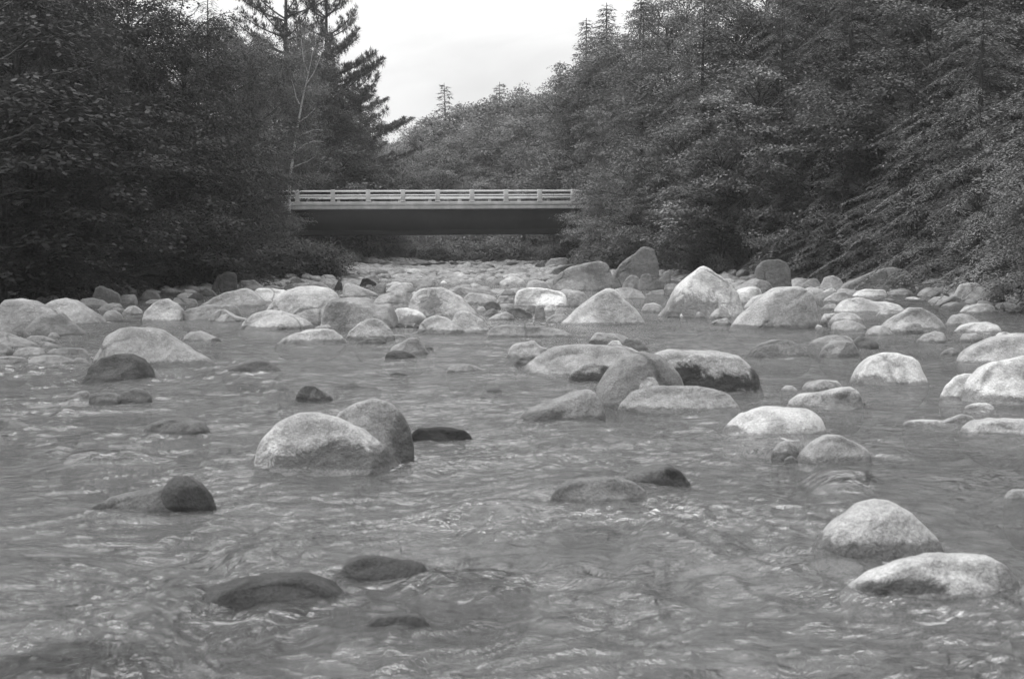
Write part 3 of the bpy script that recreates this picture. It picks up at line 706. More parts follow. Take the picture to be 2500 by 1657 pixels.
# labels for every boulder; the smaller ones are named by the landmark they lie beside
def auto_labels():
    marks = [r for r in RK if r['short']]
    used = {}
    for r in RK:
        if r['label']: continue
        best = None
        for m in marks:
            dx = r['px'] - m['px']; dy = (r['py'] - m['py']) * 1.6
            gap = max(abs(dx) - m['w'] / 2 - r['w'] / 2, 0) + max(abs(dy) - m['h'] / 2 - r['h'] / 2, 0) + .15 * math.hypot(dx, dy)
            if best is None or gap < best[0]: best = (gap, m, dx, dy)
        _, m, dx, dy = best
        if abs(dx) > m['w'] * .38: rel = ('left of' if dx < 0 else 'right of')
        else: rel = 'behind' if r['Yc'] > m['Yc'] else 'in front of'
        if r['Yc'] > m['Yc'] + 2 and rel != 'behind': rel = 'behind and ' + rel
        elif r['Yc'] < m['Yc'] - 1.2 and rel not in ('behind', 'in front of'): rel = 'before and ' + rel
        t = r['tone']; tw = 'white' if t >= .44 else 'pale' if t >= .34 else 'grey' if t >= .26 else 'dark grey' if t >= .17 else 'black'
        ar = r['h'] / r['w']; sw = 'flat' if ar < .42 else 'low' if ar < .6 else 'rounded' if ar < .85 else 'upright'
        zw = 'tiny' if r['w'] < 22 else 'small' if r['w'] < 50 else 'medium' if r['w'] < 90 else 'large'
        r['auto'] = (zw, tw, sw, rel, m['short'])
        used.setdefault(r['auto'], []).append(r)
    words = ['', 'second ', 'third ', 'fourth ', 'fifth ']
    for key, rs in used.items():
        zw, tw, sw, rel, short = key
        rs.sort(key=lambda r: r['px'])
        for j, r in enumerate(rs):
            pre = '' if len(rs) == 1 else ('left ' if j == 0 else 'right ' if j == len(rs) - 1 else 'middle ')
            r['label'] = f"{pre}{zw} {tw} {sw} rock {rel} the {short}"
    seen = {}
    for r in RK:
        w = r['label'].split()
        tag(r['o'], r['label'], 'boulder' if r['o'].name.startswith('boulder') else 'rock', 'boulders and rocks of the river')
auto_labels()
# ------------------------------------------------------------ water
def build_water():
    ny = 900; nx = 620
    ys = np.geomspace(3.2, 150, ny)
    s = np.linspace(-1, 1, nx)
    Y = np.repeat(ys[:, None], nx, 1); X = s[None, :] * (np.minimum(.46 * ys + 1.2, 27))[:, None]
    # swirling warp so that the ripples run in streaks around the stones
    wx = fbm(X * .35, Y * .22, oct=3, seed=41); wy = fbm(X * .35 + 40, Y * .22, oct=3, seed=47)
    A = X + 1.3 * wx; B = Y + 1.3 * wy
    fade = np.clip(24 / Y, 0.35, 1)
    h = .060 * fbm(A * 1.1, B * 1.5, oct=4, seed=51)
    rid = 1 - np.abs(fbm(A * 2.3 + 9, B * 3.1, oct=3, seed=57))
    h += .036 * (rid - .8)
    rid2 = 1 - np.abs(fbm(A * 5.1 + 3, B * 8.3, oct=2, seed=67))
    h += .022 * (rid2 - .8)
    h *= (.5 + .9 * sstep(-.3, .5, vnoise(X * .16, Y * .16, seed=71)))
    clear = np.zeros_like(X); foam = np.zeros_like(X); mound = np.zeros_like(X)
    for (cx, cy, rx, ry, top, sub) in ROCK_INFO:
        m = (np.abs(X - cx) < rx * 2.6 + .6) & (np.abs(Y - cy) < ry * 3 + .8)
        if not m.any(): continue
        ex = (X[m] - cx) / rx; ey = (Y[m] - cy) / ry
        e = np.sqrt(ex ** 2 + ey ** 2)
        if sub == 1 or top < .10:
            mound[m] = np.maximum(mound[m], max(.01, min(top, .05) + .045) * np.exp(-(e / .95) ** 4) if sub else .02 * np.exp(-e ** 2))
        if sub == 2: mound[m] = np.maximum(mound[m], .022 * np.exp(-(e / 1.15) ** 6))
        if sub: clear[m] = np.maximum(clear[m], np.exp(-(e / 1.15) ** 4))
        # water piles up on the upstream side and breaks just below the stone
        wk = np.exp(-((e - 1.12) / .16) ** 2)
        mound[m] = np.maximum(mound[m], .018 * wk * min(1, rx * 2))
        fm = np.exp(-((e - 1.06) / (.05 + .04 / max(rx, .3))) ** 2)
        foam[m] = np.maximum(foam[m], fm * .62)
        tail = np.exp(-(ex * 1.1) ** 2) * np.exp(-((ey + 1.7) / .7) ** 2)
        foam[m] = np.maximum(foam[m], tail * (.75 if (sub or top < .3) and Y[m].min() < 30 else .25))
    h = h * fade + mound
    rif = sstep(.25, .75, fbm(A * .5, B * .3, oct=4, seed=81)) * .55     # riffles
    foam = np.clip(foam + rif * .4, 0, 1)
    V = np.stack([X.ravel(), Y.ravel(), h.ravel()], -1)
    i = (np.arange(ny - 1)[:, None] * nx + np.arange(nx - 1)[None, :]).ravel()
    me = np_mesh('water', V, np.stack([i, i + 1, i + nx + 1, i + nx], -1), True)
    fattr(me, 'foam', foam.ravel()); fattr(me, 'clear', clear.ravel())
    m, t, out = new_mat('river water')
    co = t.n('ShaderNodeTexCoord').outputs['Object']
    wrp = t.n('ShaderNodeTexNoise'); t.set(wrp.inputs['Vector'], co); wrp.inputs['Scale'].default_value = .45; wrp.inputs['Detail'].default_value = 3
    add = t.n('ShaderNodeVectorMath', operation='MULTIPLY_ADD'); t.set(add.inputs[0], wrp.outputs['Color']); add.inputs[1].default_value = (1.8, 1.8, 0); t.set(add.inputs[2], co)
    mp = t.n('ShaderNodeMapping'); t.set(mp.inputs[0], add.outputs[0]); mp.inputs['Scale'].default_value = (1, 1.7, 1); mp.inputs['Rotation'].default_value = (0, 0, .18)
    P = mp.outputs[0]
    n1 = t.noise(P, 2.6, 5, .62, .7); n2 = t.noise(P, 8.5, 4, .6, .9); n3 = t.noise(P, 26, 3, .6, .4)
    h = t.math('ADD', t.math('ADD', t.math('MULTIPLY', n1, 1.0), t.math('MULTIPLY', n2, .55)), t.math('MULTIPLY', n3, .11))
    bp = t.n('ShaderNodeBump', i_Strength=1.0, i_Distance=WAVE_BUMP, i_Height=h)
    N = bp.outputs[0]
    fr = t.n('ShaderNodeFresnel', i_IOR=1.33, i_Normal=N)
    gl = t.n('ShaderNodeBsdfGlossy', i_Roughness=.09, i_Color=(.97, .97, .97, 1), i_Normal=N)
    tr = t.n('ShaderNodeBsdfTransparent', i_Color=(.85, .85, .85, 1))
    body = t.n('ShaderNodeBsdfDiffuse', i_Color=(WATER_BODY,) * 3 + (1,), i_Normal=N)
    mx0 = t.n('ShaderNodeMixShader', i_0=t.math('MULTIPLY', t.math('SUBTRACT', 1.0, t.math('MULTIPLY', t.n('ShaderNodeAttribute', attribute_name='clear').outputs['Fac'], .95)), .38), i_1=tr.outputs[0], i_2=body.outputs[0])
    mx1 = t.n('ShaderNodeMixShader', i_0=fr.outputs[0], i_1=mx0.outputs[0], i_2=gl.outputs[0])
    fo = t.n('ShaderNodeAttribute', attribute_name='foam').outputs['Fac']
    fn = t.noise(P, 7, 9, .8, .6)
    fmask = t.rng(t.math('ADD', fo, t.math('MULTIPLY', t.math('SUBTRACT', fn, .5), 2.4)), .68, 1.15, 0, .85, True)
    fmask = t.math('MULTIPLY', fmask, t.rng(fo, .02, .2, 0, 1))
    fd = t.n('ShaderNodeBsdfDiffuse', i_Color=(.6, .6, .6, 1), i_Normal=N)
    mx2 = t.n('ShaderNodeMixShader', i_0=fmask, i_1=mx1.outputs[0], i_2=fd.outputs[0])
    link(t, mx2.outputs[0], out.inputs[0])
    o = add_obj('water', me, m); tag(o, 'rippled shallow river water flowing between boulders', kind='structure')
WAVE_BUMP = .065
WATER_BODY = .11
build_water()
# ------------------------------------------------------------ foliage kit
def norm(v): return v / (np.linalg.norm(v, axis=-1, keepdims=True) + 1e-9)
def leaves(C, A, L, W, rs, tiltsd=.25, droop=.25, kite=True):
    """one small leaf-sized face per centre C, axis A (mostly horizontal), length L, width W"""
    n = len(C); A = A.copy(); A[:, 2] += -droop + rs.normal(0, tiltsd, n); A = norm(A)
    up = np.tile([0, 0, 1.], (n, 1)) + rs.normal(0, tiltsd, (n, 3)); S = norm(np.cross(A, up))
    L = L * rs.uniform(.7, 1.3, n)[:, None]; Wd = W * rs.uniform(.7, 1.3, n)[:, None]
    p0 = C; p2 = C + A * L; m = C + A * L * .45
    V = np.stack([p0, m + S * Wd / 2, p2, m - S * Wd / 2], 1).reshape(-1, 3)
    Q = np.arange(n * 4).reshape(-1, 4)
    return V, Q
class Tree:
    def __init__(s, seed): s.rs = np.random.default_rng(seed); s.wood = Geo(); s.lv = []; s.tn = []
    def leaf(s, C, A, L, W, tint, **kw):
        V, Q = leaves(np.asarray(C), np.asarray(A), L, W, s.rs, **kw); s.lv.append(V)
        tint = np.broadcast_to(tint, (len(C),)) + s.rs.normal(0, .06, len(C))
        s.tn.append(np.repeat(np.clip(tint, 0, 1), 4))
    def meshes(s, tname, cname):
        tm = s.wood.mesh(tname, True)
        V = np.concatenate(s.lv); me = np_mesh(cname, V, np.arange(len(V)).reshape(-1, 4))
        fattr(me, 'tint', np.concatenate(s.tn)); return tm, me
def sprays(T, C, D, rad, nl, L, W, tint, thick=.14, droop=.28, tiltsd=.22):
    """flattened leaf sprays at centres C heading D"""
    rs = T.rs; n = len(C)
    k = nl
    r = rad * np.sqrt(rs.random((n, k))); a = rs.uniform(0, 2 * np.pi, (n, k))
    D2 = norm(np.stack([D[:, 0], D[:, 1], np.zeros(n)], -1) + 1e-6)
    S2 = np.stack([-D2[:, 1], D2[:, 0], np.zeros(n)], -1)
    al = r * np.cos(a) * 1.25; ac = r * np.sin(a) * .85
    tilt = rs.normal(.0, .18, n)[:, None]
    P = C[:, None, :] + D2[:, None, :] * al[..., None] + S2[:, None, :] * ac[..., None]
    P[..., 2] += rs.normal(0, thick * rad, (n, k)) - .35 * (al > 0) * al ** 1.0 * .8 - .25 * np.abs(ac) + tilt * ac
    A = D2[:, None, :] * al[..., None] + S2[:, None, :] * ac[..., None] + D2[:, None, :] * .4 * rad + rs.normal(0, .25 * rad, (n, k, 3))
    tt = np.repeat((tint + rs.normal(0, .12, n))[:, None], k, 1).ravel()
    T.leaf(P.reshape(-1, 3), norm(A.reshape(-1, 3)), L, W, tt, droop=droop, tiltsd=tiltsd)
def broadleaf(seed, H=14, R=4.6, base=.06, L=.15, W=.11, nlimb=34, nl=26, lean=.0, dens=1.0, rs_spray=.62, bottom=.8):
    T = Tree(seed); rs = T.rs
    tz = np.linspace(0, 1, 9)
    tr = np.stack([lean * H * tz ** 1.4 + .25 * np.sin(tz * 5 + seed), .2 * np.sin(tz * 4 + 2 * seed), tz * H * .86], -1); tr[0, :2] = 0
    T.wood.tube(tr, H * .016 * (1 - tz) ** .8 + .02, 8)
    CC = []; DD = []
    for i in range(nlimb):
        f = base + (.98 - base) * ((i + rs.random()) / nlimb) ** .9
        p0 = np.array([np.interp(f, tz * 1.0, tr[:, j]) for j in range(3)])
        env = R * (bottom + (1 - bottom) * math.sin(min(f / .5, 1) * math.pi / 2)) * (1 - max(0, (f - .5) / .5) ** 2.0 * .68)
        ln = env * rs.uniform(.72, 1.12)
        az = i * 2.39996 + rs.normal(0, .3); el = .05 + .85 * f + rs.normal(0, .12)
        k = 6; tt = np.linspace(0, 1, k)
        d = np.array([math.cos(az), math.sin(az), 0])
        pts = p0[None] + d[None] * (ln * tt)[:, None] * math.cos(min(el, 1.2))
        pts[:, 2] += ln * math.sin(min(el, 1.2)) * tt ** .8 - .10 * ln * tt ** 2.5
        pts += rs.normal(0, .05 * ln, (k, 3)) * tt[:, None]
        T.wood.tube(pts, ln * .014 * (1 - tt * .85) + .006, 5)
        ns = int(rs.integers(8, 12) * max(.6, ln / R))
        for j in range(ns):
            u = .22 + .78 * (j + rs.random()) / ns
            q = np.array([np.interp(u, tt, pts[:, c]) for c in range(3)])
            sa = az + rs.choice([-1, 1]) * rs.uniform(.5, 1.3) * (1.1 - u * .6)
            sl = ln * rs.uniform(.18, .42) * (1.15 - u * .5)
            sd = np.array([math.cos(sa), math.sin(sa), rs.uniform(-.05, .45)])
            e = q + sd * sl; e[2] -= .06 * sl
            T.wood.tube(np.stack([q, (q + e) / 2 + rs.normal(0, .03, 3), e]), [.02, .013, .006], 3)
            m = 1 + int(sl > .8) + int(sl > 1.4)
            for w in range(m):
                CC.append(q + (e - q) * (.45 + .55 * (w + 1) / m)); DD.append(sd)
        CC.append(pts[-1]); DD.append(d)
    CC = np.array(CC); DD = np.array(DD)
    keep = (rs.random(len(CC)) < dens) & (vnoise(CC[:, 0] * .62 + seed, CC[:, 1] * .62, CC[:, 2] * .85, seed=seed) > -.30); CC, DD = CC[keep], DD[keep]
    tint = .5 + .45 * vnoise(CC[:, 0] * .5, CC[:, 1] * .5, CC[:, 2] * .5, seed=seed + 5)
    sprays(T, CC, DD, rs_spray, nl, L, W, tint)
    CC2 = CC + rs.normal(0, .26, CC.shape)
    sprays(T, CC2, DD, rs_spray * .8, int(nl * .6), L, W, tint)
    return T
def hemlock(seed, H=15, R=3.8, nb=100, spire=False, curve=1.0, L=.17, W=.05, low=.05, dn=1.0):
    T = Tree(seed); rs = T.rs
    tz = np.linspace(0, 1, 8); tr = np.stack([.12 * np.sin(tz * 4 + seed), .1 * np.cos(tz * 3 + seed), tz * H], -1)
    T.wood.tube(tr, H * .014 * (1 - tz) + .015, 8)
    P = []; A = []; TT = []
    for i in range(nb):
        f = low + (.99 - low) * ((i + rs.random() * .6) / nb) ** (.92)
        ln = R * ((1 - f) ** (.75 if not spire else .95) * 1.05 + .05) * rs.uniform(.65, 1.15)
        az = i * 2.39996 + rs.normal(0, .25); d = np.array([math.cos(az), math.sin(az), 0]); s = np.array([-d[1], d[0], 0])
        k = 8; tt = np.linspace(0, 1, k)
        p0 = np.array([np.interp(f, tz, tr[:, c]) for c in range(3)])
        rise = rs.uniform(.15, .4) + (.25 * f if not spire else -.1)
        pts = p0[None] + d[None] * (ln * tt)[:, None]
        pts[:, 2] += ln * (rise * tt - curve * rs.uniform(.35, .6) * tt ** 2.1)
        pts += s[None] * (rs.normal(0, .08) * ln * tt ** 2)[:, None]
        T.wood.tube(pts, .028 * (1 - tt * .9) * (ln / R) ** .5 + .004, 4)
        nt = max(5, int(ln * 9))
        tint = .5 + rs.normal(0, .1)
        for j in range(nt):
            u = .12 + .88 * (j + rs.random()) / nt
            q = np.array([np.interp(u, tt, pts[:, c]) for c in range(3)])
            sg = 1 if j % 2 else -1
            tl = (.22 + .34 * ln * .35 * (1 - abs(u - .45))) * rs.uniform(.7, 1.2)
            dirv = d * rs.uniform(.55, .95) + s * sg * rs.uniform(.6, 1.0); dirv /= np.linalg.norm(dirv)
            m = max(5, int(tl * 20 * dn)); v = (np.arange(m) + rs.random(m)) / m
            C = q[None] + dirv[None] * (tl * v)[:, None]; C[:, 2] -= (.5 * curve * tl * v ** 1.3)
            sd2 = np.where(rs.random(m) < .5, 1, -1)[:, None] * np.array([-dirv[1], dirv[0], 0])[None]
            P.append(C + rs.normal(0, .02, C.shape)); A.append(dirv[None] * 1.0 + sd2 * .75); TT.append(np.full(m, tint + .18 * (u - .5)))
    P = np.concatenate(P); A = norm(np.concatenate(A)); TT = np.concatenate(TT)
    T.leaf(P, A, L, W, TT, droop=.3, tiltsd=.22)
    return T
def pine(seed, H=18, R=4.2, whorls=15, low=.3, per=6, big=1.0, extra=()):
    T = Tree(seed); rs = T.rs
    tz = np.linspace(0, 1, 8); tr = np.stack([.15 * np.sin(tz * 3 + seed), .1 * np.cos(tz * 3 + seed), tz * H], -1)
    T.wood.tube(tr, H * .014 * (1 - tz) + .02, 8)
    P = []; A = []
    todo = [(low + (.99 - low) * (w + .3) / whorls, b, w, None) for w in range(whorls) for b in range(per)] + [(f, 0, 0, ln) for f, ln in extra]
    for f, b, w, xl in todo:
        if 1:
            ln = xl or R * ((1 - f) / (1 - low)) ** .55 * rs.uniform(.55, 1.2) + .3
            az = b / per * 6.283 + w * .9 + rs.normal(0, .2)
            if xl: az = rs.normal(0, .12)
            d = np.array([math.cos(az), math.sin(az), 0]); s = np.array([-d[1], d[0], 0])
            k = 7; tt = np.linspace(0, 1, k); p0 = np.array([0, 0, f * H + rs.normal(0, .12)])
            p0[:2] = [np.interp(f, tz, tr[:, 0]), np.interp(f, tz, tr[:, 1])]
            pts = p0[None] + d[None] * (ln * tt)[:, None]; pts[:, 2] += ln * (.10 * tt + .22 * tt ** 2.5 + .3 * f * tt) * (.75 if xl else 1)
            T.wood.tube(pts, .05 * (1 - tt * .85) + .008, 4)
            nc = int(ln * (16 if xl else 9))
            for j in range(nc):
                u = .35 + .65 * (j + rs.random()) / nc
                q = np.array([np.interp(u, tt, pts[:, c]) for c in range(3)])
                q = q + s * rs.normal(0, .26 * (1.25 - u) * ln * .5) + d * rs.normal(0, .1) + np.array([0, 0, rs.uniform(-.02, .16)])
                m = 26; v = norm(rs.normal(0, 1, (m, 3)) + d * .7 + np.array([0, 0, .45]))
                P.append(np.repeat(q[None], m, 0) + v * .05); A.append(v)
    P = np.concatenate(P); A = np.concatenate(A)
    T.leaf(P, A, .27 * big, .042 * big, .45, droop=0, tiltsd=.05)
    return T
def bush(seed, H=1.8, R=1.3, L=.11, W=.07, nl=26, ns=70):
    T = Tree(seed); rs = T.rs; CC = []; DD = []
    for i in range(ns):
        az = rs.uniform(0, 6.283); el = rs.uniform(.25, 1.45); ln = rs.uniform(.55, 1.0)
        e = np.array([math.cos(az) * math.cos(el) * R * ln, math.sin(az) * math.cos(el) * R * ln, math.sin(el) * H * ln + .05])
        m = e * np.array([.4, .4, .6])
        T.wood.tube(np.stack([[0, 0, -.2], m, e]), [.018, .012, .004], 3)
        CC += [e, e * .75 + rs.normal(0, .08, 3), e * .5 + rs.normal(0, .1, 3)]; DD += [e] * 3
    sprays(T, np.array(CC), norm(np.array(DD)), .34, nl, L, W, np.full(len(CC), .5), thick=.3)
    return T
def birch(seed):
    """built in place: pale bent trunk with ascending limbs and thin leaves at the top"""
    T = Tree(seed); rs = T.rs; Y = 97.0
    px = [(700, 478), (708, 430), (716, 380), (722, 330), (731, 285), (737, 250), (748, 200), (757, 160), (765, 120)]
    W = np.array([at_dist(x, y, Y) for x, y in px]); W[0, 2] = float(ground_z(W[0, 0], Y)) - .2
    org = W[0].copy(); W = W - org
    T.wood.tube(W, [.12, .105, .095, .085, .072, .062, .045, .03, .012], 7)
    CC = []; DD = []
    def limb(pxs, r):
        w = np.array([at_dist(x, y, Y - .3) for x, y in pxs]) - org
        T.wood.tube(w, np.linspace(r, .015, len(w)), 4)
        for q in w[1:]: CC.append(q); DD.append(np.array([1, 0, .2]))
        CC.append(w[-1] + np.array([.4, 0, .1])); DD.append(np.array([1, 0, .2]))
    limb([(724, 335), (745, 325), (765, 318), (790, 318)], .05)
    limb([(720, 372), (745, 352), (765, 345), (790, 346)], .055)
    limb([(714, 410), (735, 400), (750, 395), (772, 380)], .045)
    limb([(707, 438), (730, 433), (750, 432), (770, 434)], .04)
    limb([(731, 255), (722, 235), (718, 215), (712, 195)], .05)
    limb([(727, 300), (750, 285), (765, 270), (772, 262)], .04)
    limb([(748, 205), (765, 180), (778, 150), (788, 120)], .04)
    limb([(752, 180), (742, 150), (738, 120), (735, 95)], .035)
    limb([(760, 140), (770, 110), (772, 85), (770, 62)], .03)
    for i in range(240):
        c = at_dist(rs.normal(752, 26), rs.uniform(60, 240), Y + rs.normal(0, 1.2)) - org; CC.append(c); DD.append(rs.normal(0, 1, 3))
    for i in range(130):
        c = at_dist(rs.normal(755, 26), rs.uniform(250, 430), Y + rs.normal(0, 1.0)) - org; CC.append(c); DD.append(rs.normal(0, 1, 3))
    sprays(T, np.array(CC), norm(np.array(DD)), .42, 20, .12, .09, np.full(len(CC), .7), thick=.3)
    return T, org

BANK = {}
def reg(kind, T, leafmat, barkmat=None):
    tm, cm = T.meshes(kind + '_trunk', kind + '_crown')
    tm.materials.append(barkmat or M_BARK); cm.materials.append(leafmat)
    BANK.setdefault(kind, []).append((tm, cm))
for s_ in (1, 2, 3): reg('broadleaf_tree', broadleaf(s_, H=14, R=4.4, nlimb=44, nl=56, L=.13, W=.095), M_LEAF)
reg('young_tree', broadleaf(7, H=8, R=3.0, base=.08, nlimb=26, nl=52, L=.12, W=.09), M_LEAF)
reg('young_tree', broadleaf(8, H=8, R=3.2, base=.05, nlimb=26, nl=52, L=.12, W=.09, lean=.1), M_LEAF)
reg('maple_tree', broadleaf(12, H=11, R=4.6, base=.05, L=.17, W=.13, nlimb=38, nl=42, rs_spray=.62, lean=.05), M_LEAF)
reg('maple_tree', broadleaf(13, H=11, R=4.8, base=.05, L=.16, W=.12, nlimb=38, nl=42, rs_spray=.62), M_LEAF)
for s_ in (21, 22): reg('hemlock_tree', hemlock(s_, H=15, R=4.6, nb=135, L=.11, W=.034, curve=1.55, dn=2.0), M_NEEDLE)
for s_ in (31, 32): reg('spruce_tree', hemlock(s_, H=14, R=2.4, nb=170, spire=True, curve=.3, L=.2, W=.06), M_NEEDLE)
for s_ in (41, 42): reg('pine_tree', pine(s_, whorls=12, per=5), M_NEEDLE)
reg('pine_tree', pine(43, whorls=11, per=5, extra=((.48, 3.5), (.495, 4.0), (.512, 3.4))), M_NEEDLE)
reg('pine_tree', pine(44, H=18, R=4.0, whorls=14, low=.12, extra=((.67, 4.2), (.69, 4.5), (.705, 3.9), (.5, 4.6), (.84, 2.4))), M_NEEDLE)
for s_ in (51, 52, 53): reg('shrub', bush(s_), M_LEAF)
# the far woods: same kinds with fewer, larger leaf clumps (seen small)
for s_ in (61, 62, 63): reg('far_broadleaf', broadleaf(s_, H=12, R=4.4, nlimb=34, nl=34, L=.19, W=.14, rs_spray=.75, bottom=.9), M_LEAF)
reg('far_conifer', hemlock(66, H=14, R=3.0, nb=90, spire=True, curve=.5, L=.3, W=.09), M_NEEDLE)
NAME = {'far_broadleaf': 'broadleaf_tree', 'far_conifer': 'spruce_tree', 'maple_tree': 'maple_tree'}
TREES = []
BASEH = {'broadleaf_tree': 14, 'young_tree': 8, 'maple_tree': 11, 'hemlock_tree': 15, 'spruce_tree': 14, 'pine_tree': 18, 'shrub': 1.9, 'far_broadleaf': 12, 'far_conifer': 14}
def plant(kind, X, Y, H=None, wide=1.0, tone=1.0, rz=None, zoff=0.0, lean=0.0, leandir=0.0, var=None, sink=.15, front=False):
    vs = BANK[kind]; i = (len(TREES) if var is None else var) % len(vs); tm, cm = vs[i]
    z = float(ground_z(X, Y)) - sink + zoff
    sc = (H or BASEH[kind]) / BASEH[kind]
    nm = NAME.get(kind, kind)
    root = empty(nm, (X, Y, z), rng.uniform(0, 6.28) if rz is None else rz)
    root.scale = (sc * wide, sc * wide, sc)
    if lean:
        q = Matrix.Rotation(lean, 4, Vector((-math.sin(leandir), math.cos(leandir), 0))) @ Matrix.Rotation(root.rotation_euler.z, 4, 'Z')
        root.rotation_euler = q.to_euler()
    w = kind in ('shrub',)
    a = add_obj('stems' if w else 'trunk', tm, None, root); b = add_obj('foliage' if w else 'crown', cm, None, root)
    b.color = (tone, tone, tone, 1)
    TREES.append(dict(o=root, kind=kind, X=X, Y=Y, H=H or BASEH[kind], front=front))
    return root
def plant_px(kind, px, top, Y, **kw):
    """foot in picture column px at distance Y, tip at picture row top"""
    P = at_dist(px, top, Y); X = P[0]
    H = P[2] - float(ground_z(X, Y)) + .15
    return plant(kind, X, Y, H=max(1.0, H), front=True, **kw)
# ------------------------------------------------------------ the woods, tree by tree
random.seed(5)
T_ = plant_px
# left bank, front row along the water (column, row of tip, distance)
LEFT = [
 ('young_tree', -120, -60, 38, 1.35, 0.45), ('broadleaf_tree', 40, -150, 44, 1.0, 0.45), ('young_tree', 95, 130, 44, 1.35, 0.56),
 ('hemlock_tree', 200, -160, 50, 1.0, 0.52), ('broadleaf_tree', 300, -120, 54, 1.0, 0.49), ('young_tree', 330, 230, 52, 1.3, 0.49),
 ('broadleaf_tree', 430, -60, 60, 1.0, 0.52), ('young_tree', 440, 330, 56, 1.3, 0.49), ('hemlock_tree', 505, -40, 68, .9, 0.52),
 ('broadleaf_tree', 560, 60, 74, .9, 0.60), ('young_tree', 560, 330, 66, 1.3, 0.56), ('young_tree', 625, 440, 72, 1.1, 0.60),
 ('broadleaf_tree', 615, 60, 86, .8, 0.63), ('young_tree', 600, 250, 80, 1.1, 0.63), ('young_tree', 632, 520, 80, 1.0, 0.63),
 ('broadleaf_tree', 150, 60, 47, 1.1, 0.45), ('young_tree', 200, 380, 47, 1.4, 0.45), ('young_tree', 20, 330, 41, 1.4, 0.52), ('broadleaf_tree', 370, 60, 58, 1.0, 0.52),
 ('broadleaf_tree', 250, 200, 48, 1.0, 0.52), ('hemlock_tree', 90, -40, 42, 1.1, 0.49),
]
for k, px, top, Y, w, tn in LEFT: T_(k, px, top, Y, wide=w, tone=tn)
# left bank behind the birch and beyond the bridge
LEFT2 = [
 ('broadleaf_tree', 660, 60, 106, .85, .9), ('broadleaf_tree', 735, 70, 116, .85, .95), ('pine_tree', 700, -230, 119, .95, .7), ('pine_tree', 790, -200, 121, .8, .7), ('broadleaf_tree', 775, 140, 118, 1.0, .9), ('broadleaf_tree', 815, 215, 122, .9, .9),
 ('hemlock_tree', 800, 90, 122, 1.1, .8), ('broadleaf_tree', 800, 130, 120, .8, .9), ('broadleaf_tree', 838, 205, 126, .75, .9), ('hemlock_tree', 868, 225, 128, 1.2, .8), ('hemlock_tree', 905, 272, 131, 1.1, .8),
 ('young_tree', 780, 300, 115, 1.3, 1.0), ('young_tree', 850, 330, 120, 1.3, 1.0), ('young_tree', 900, 380, 126, 1.3, 1.0), ('broadleaf_tree', 590, 30, 98, .85, .9),
 ('broadleaf_tree', 480, 5, 84, .9, .8), ('young_tree', 730, 380, 114, 1.2, .95), ('broadleaf_tree', 545, 0, 92, .9, .8), ('broadleaf_tree', 690, 130, 113, .8, .95),
 ('broadleaf_tree', 765, 190, 118, .8, .95), ('young_tree', 820, 420, 117, 1.3, 1.0), ('young_tree', 700, 440, 113, 1.2, .9), ('young_tree', 632, 455, 94, .9, .8), ('young_tree', 674, 460, 93, .6, .85), ('young_tree', 690, 530, 92, .7, .85), ('young_tree', 655, 474, 84, 1.4, .8), ('young_tree', 668, 540, 80, 1.6, .8), ('young_tree', 690, 520, 88, 1.3, .85), ('young_tree', 640, 430, 82, 1.0, .8), ('broadleaf_tree', 880, 300, 130, .9, .9),
]
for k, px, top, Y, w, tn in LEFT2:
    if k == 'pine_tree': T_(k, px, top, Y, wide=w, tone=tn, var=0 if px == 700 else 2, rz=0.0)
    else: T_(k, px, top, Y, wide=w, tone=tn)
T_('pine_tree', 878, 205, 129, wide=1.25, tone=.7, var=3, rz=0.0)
# right bank, front row
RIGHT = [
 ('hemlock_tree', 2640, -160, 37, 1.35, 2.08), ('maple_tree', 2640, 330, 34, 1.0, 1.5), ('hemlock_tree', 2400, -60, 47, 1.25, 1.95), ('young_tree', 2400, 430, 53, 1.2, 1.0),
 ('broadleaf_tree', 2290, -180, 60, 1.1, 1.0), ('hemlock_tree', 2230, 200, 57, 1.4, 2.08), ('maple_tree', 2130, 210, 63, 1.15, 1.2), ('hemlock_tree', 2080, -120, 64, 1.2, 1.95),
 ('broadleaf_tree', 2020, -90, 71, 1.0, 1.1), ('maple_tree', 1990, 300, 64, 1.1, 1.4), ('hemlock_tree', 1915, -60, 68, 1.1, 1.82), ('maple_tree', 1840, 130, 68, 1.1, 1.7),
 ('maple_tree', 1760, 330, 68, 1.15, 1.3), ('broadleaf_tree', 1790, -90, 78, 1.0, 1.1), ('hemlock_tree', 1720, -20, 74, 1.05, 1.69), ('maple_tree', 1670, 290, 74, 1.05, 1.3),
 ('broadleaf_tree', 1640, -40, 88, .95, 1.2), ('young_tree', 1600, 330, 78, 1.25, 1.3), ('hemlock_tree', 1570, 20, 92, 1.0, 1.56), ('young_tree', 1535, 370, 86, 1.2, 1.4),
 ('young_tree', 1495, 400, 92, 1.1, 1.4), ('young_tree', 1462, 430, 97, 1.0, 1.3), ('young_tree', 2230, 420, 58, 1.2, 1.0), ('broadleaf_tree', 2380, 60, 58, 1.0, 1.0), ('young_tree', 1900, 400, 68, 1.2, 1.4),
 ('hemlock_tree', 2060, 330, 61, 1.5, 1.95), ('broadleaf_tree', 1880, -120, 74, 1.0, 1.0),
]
for k, px, top, Y, w, tn in RIGHT: T_(k, px, top, Y, wide=w, tone=tn)
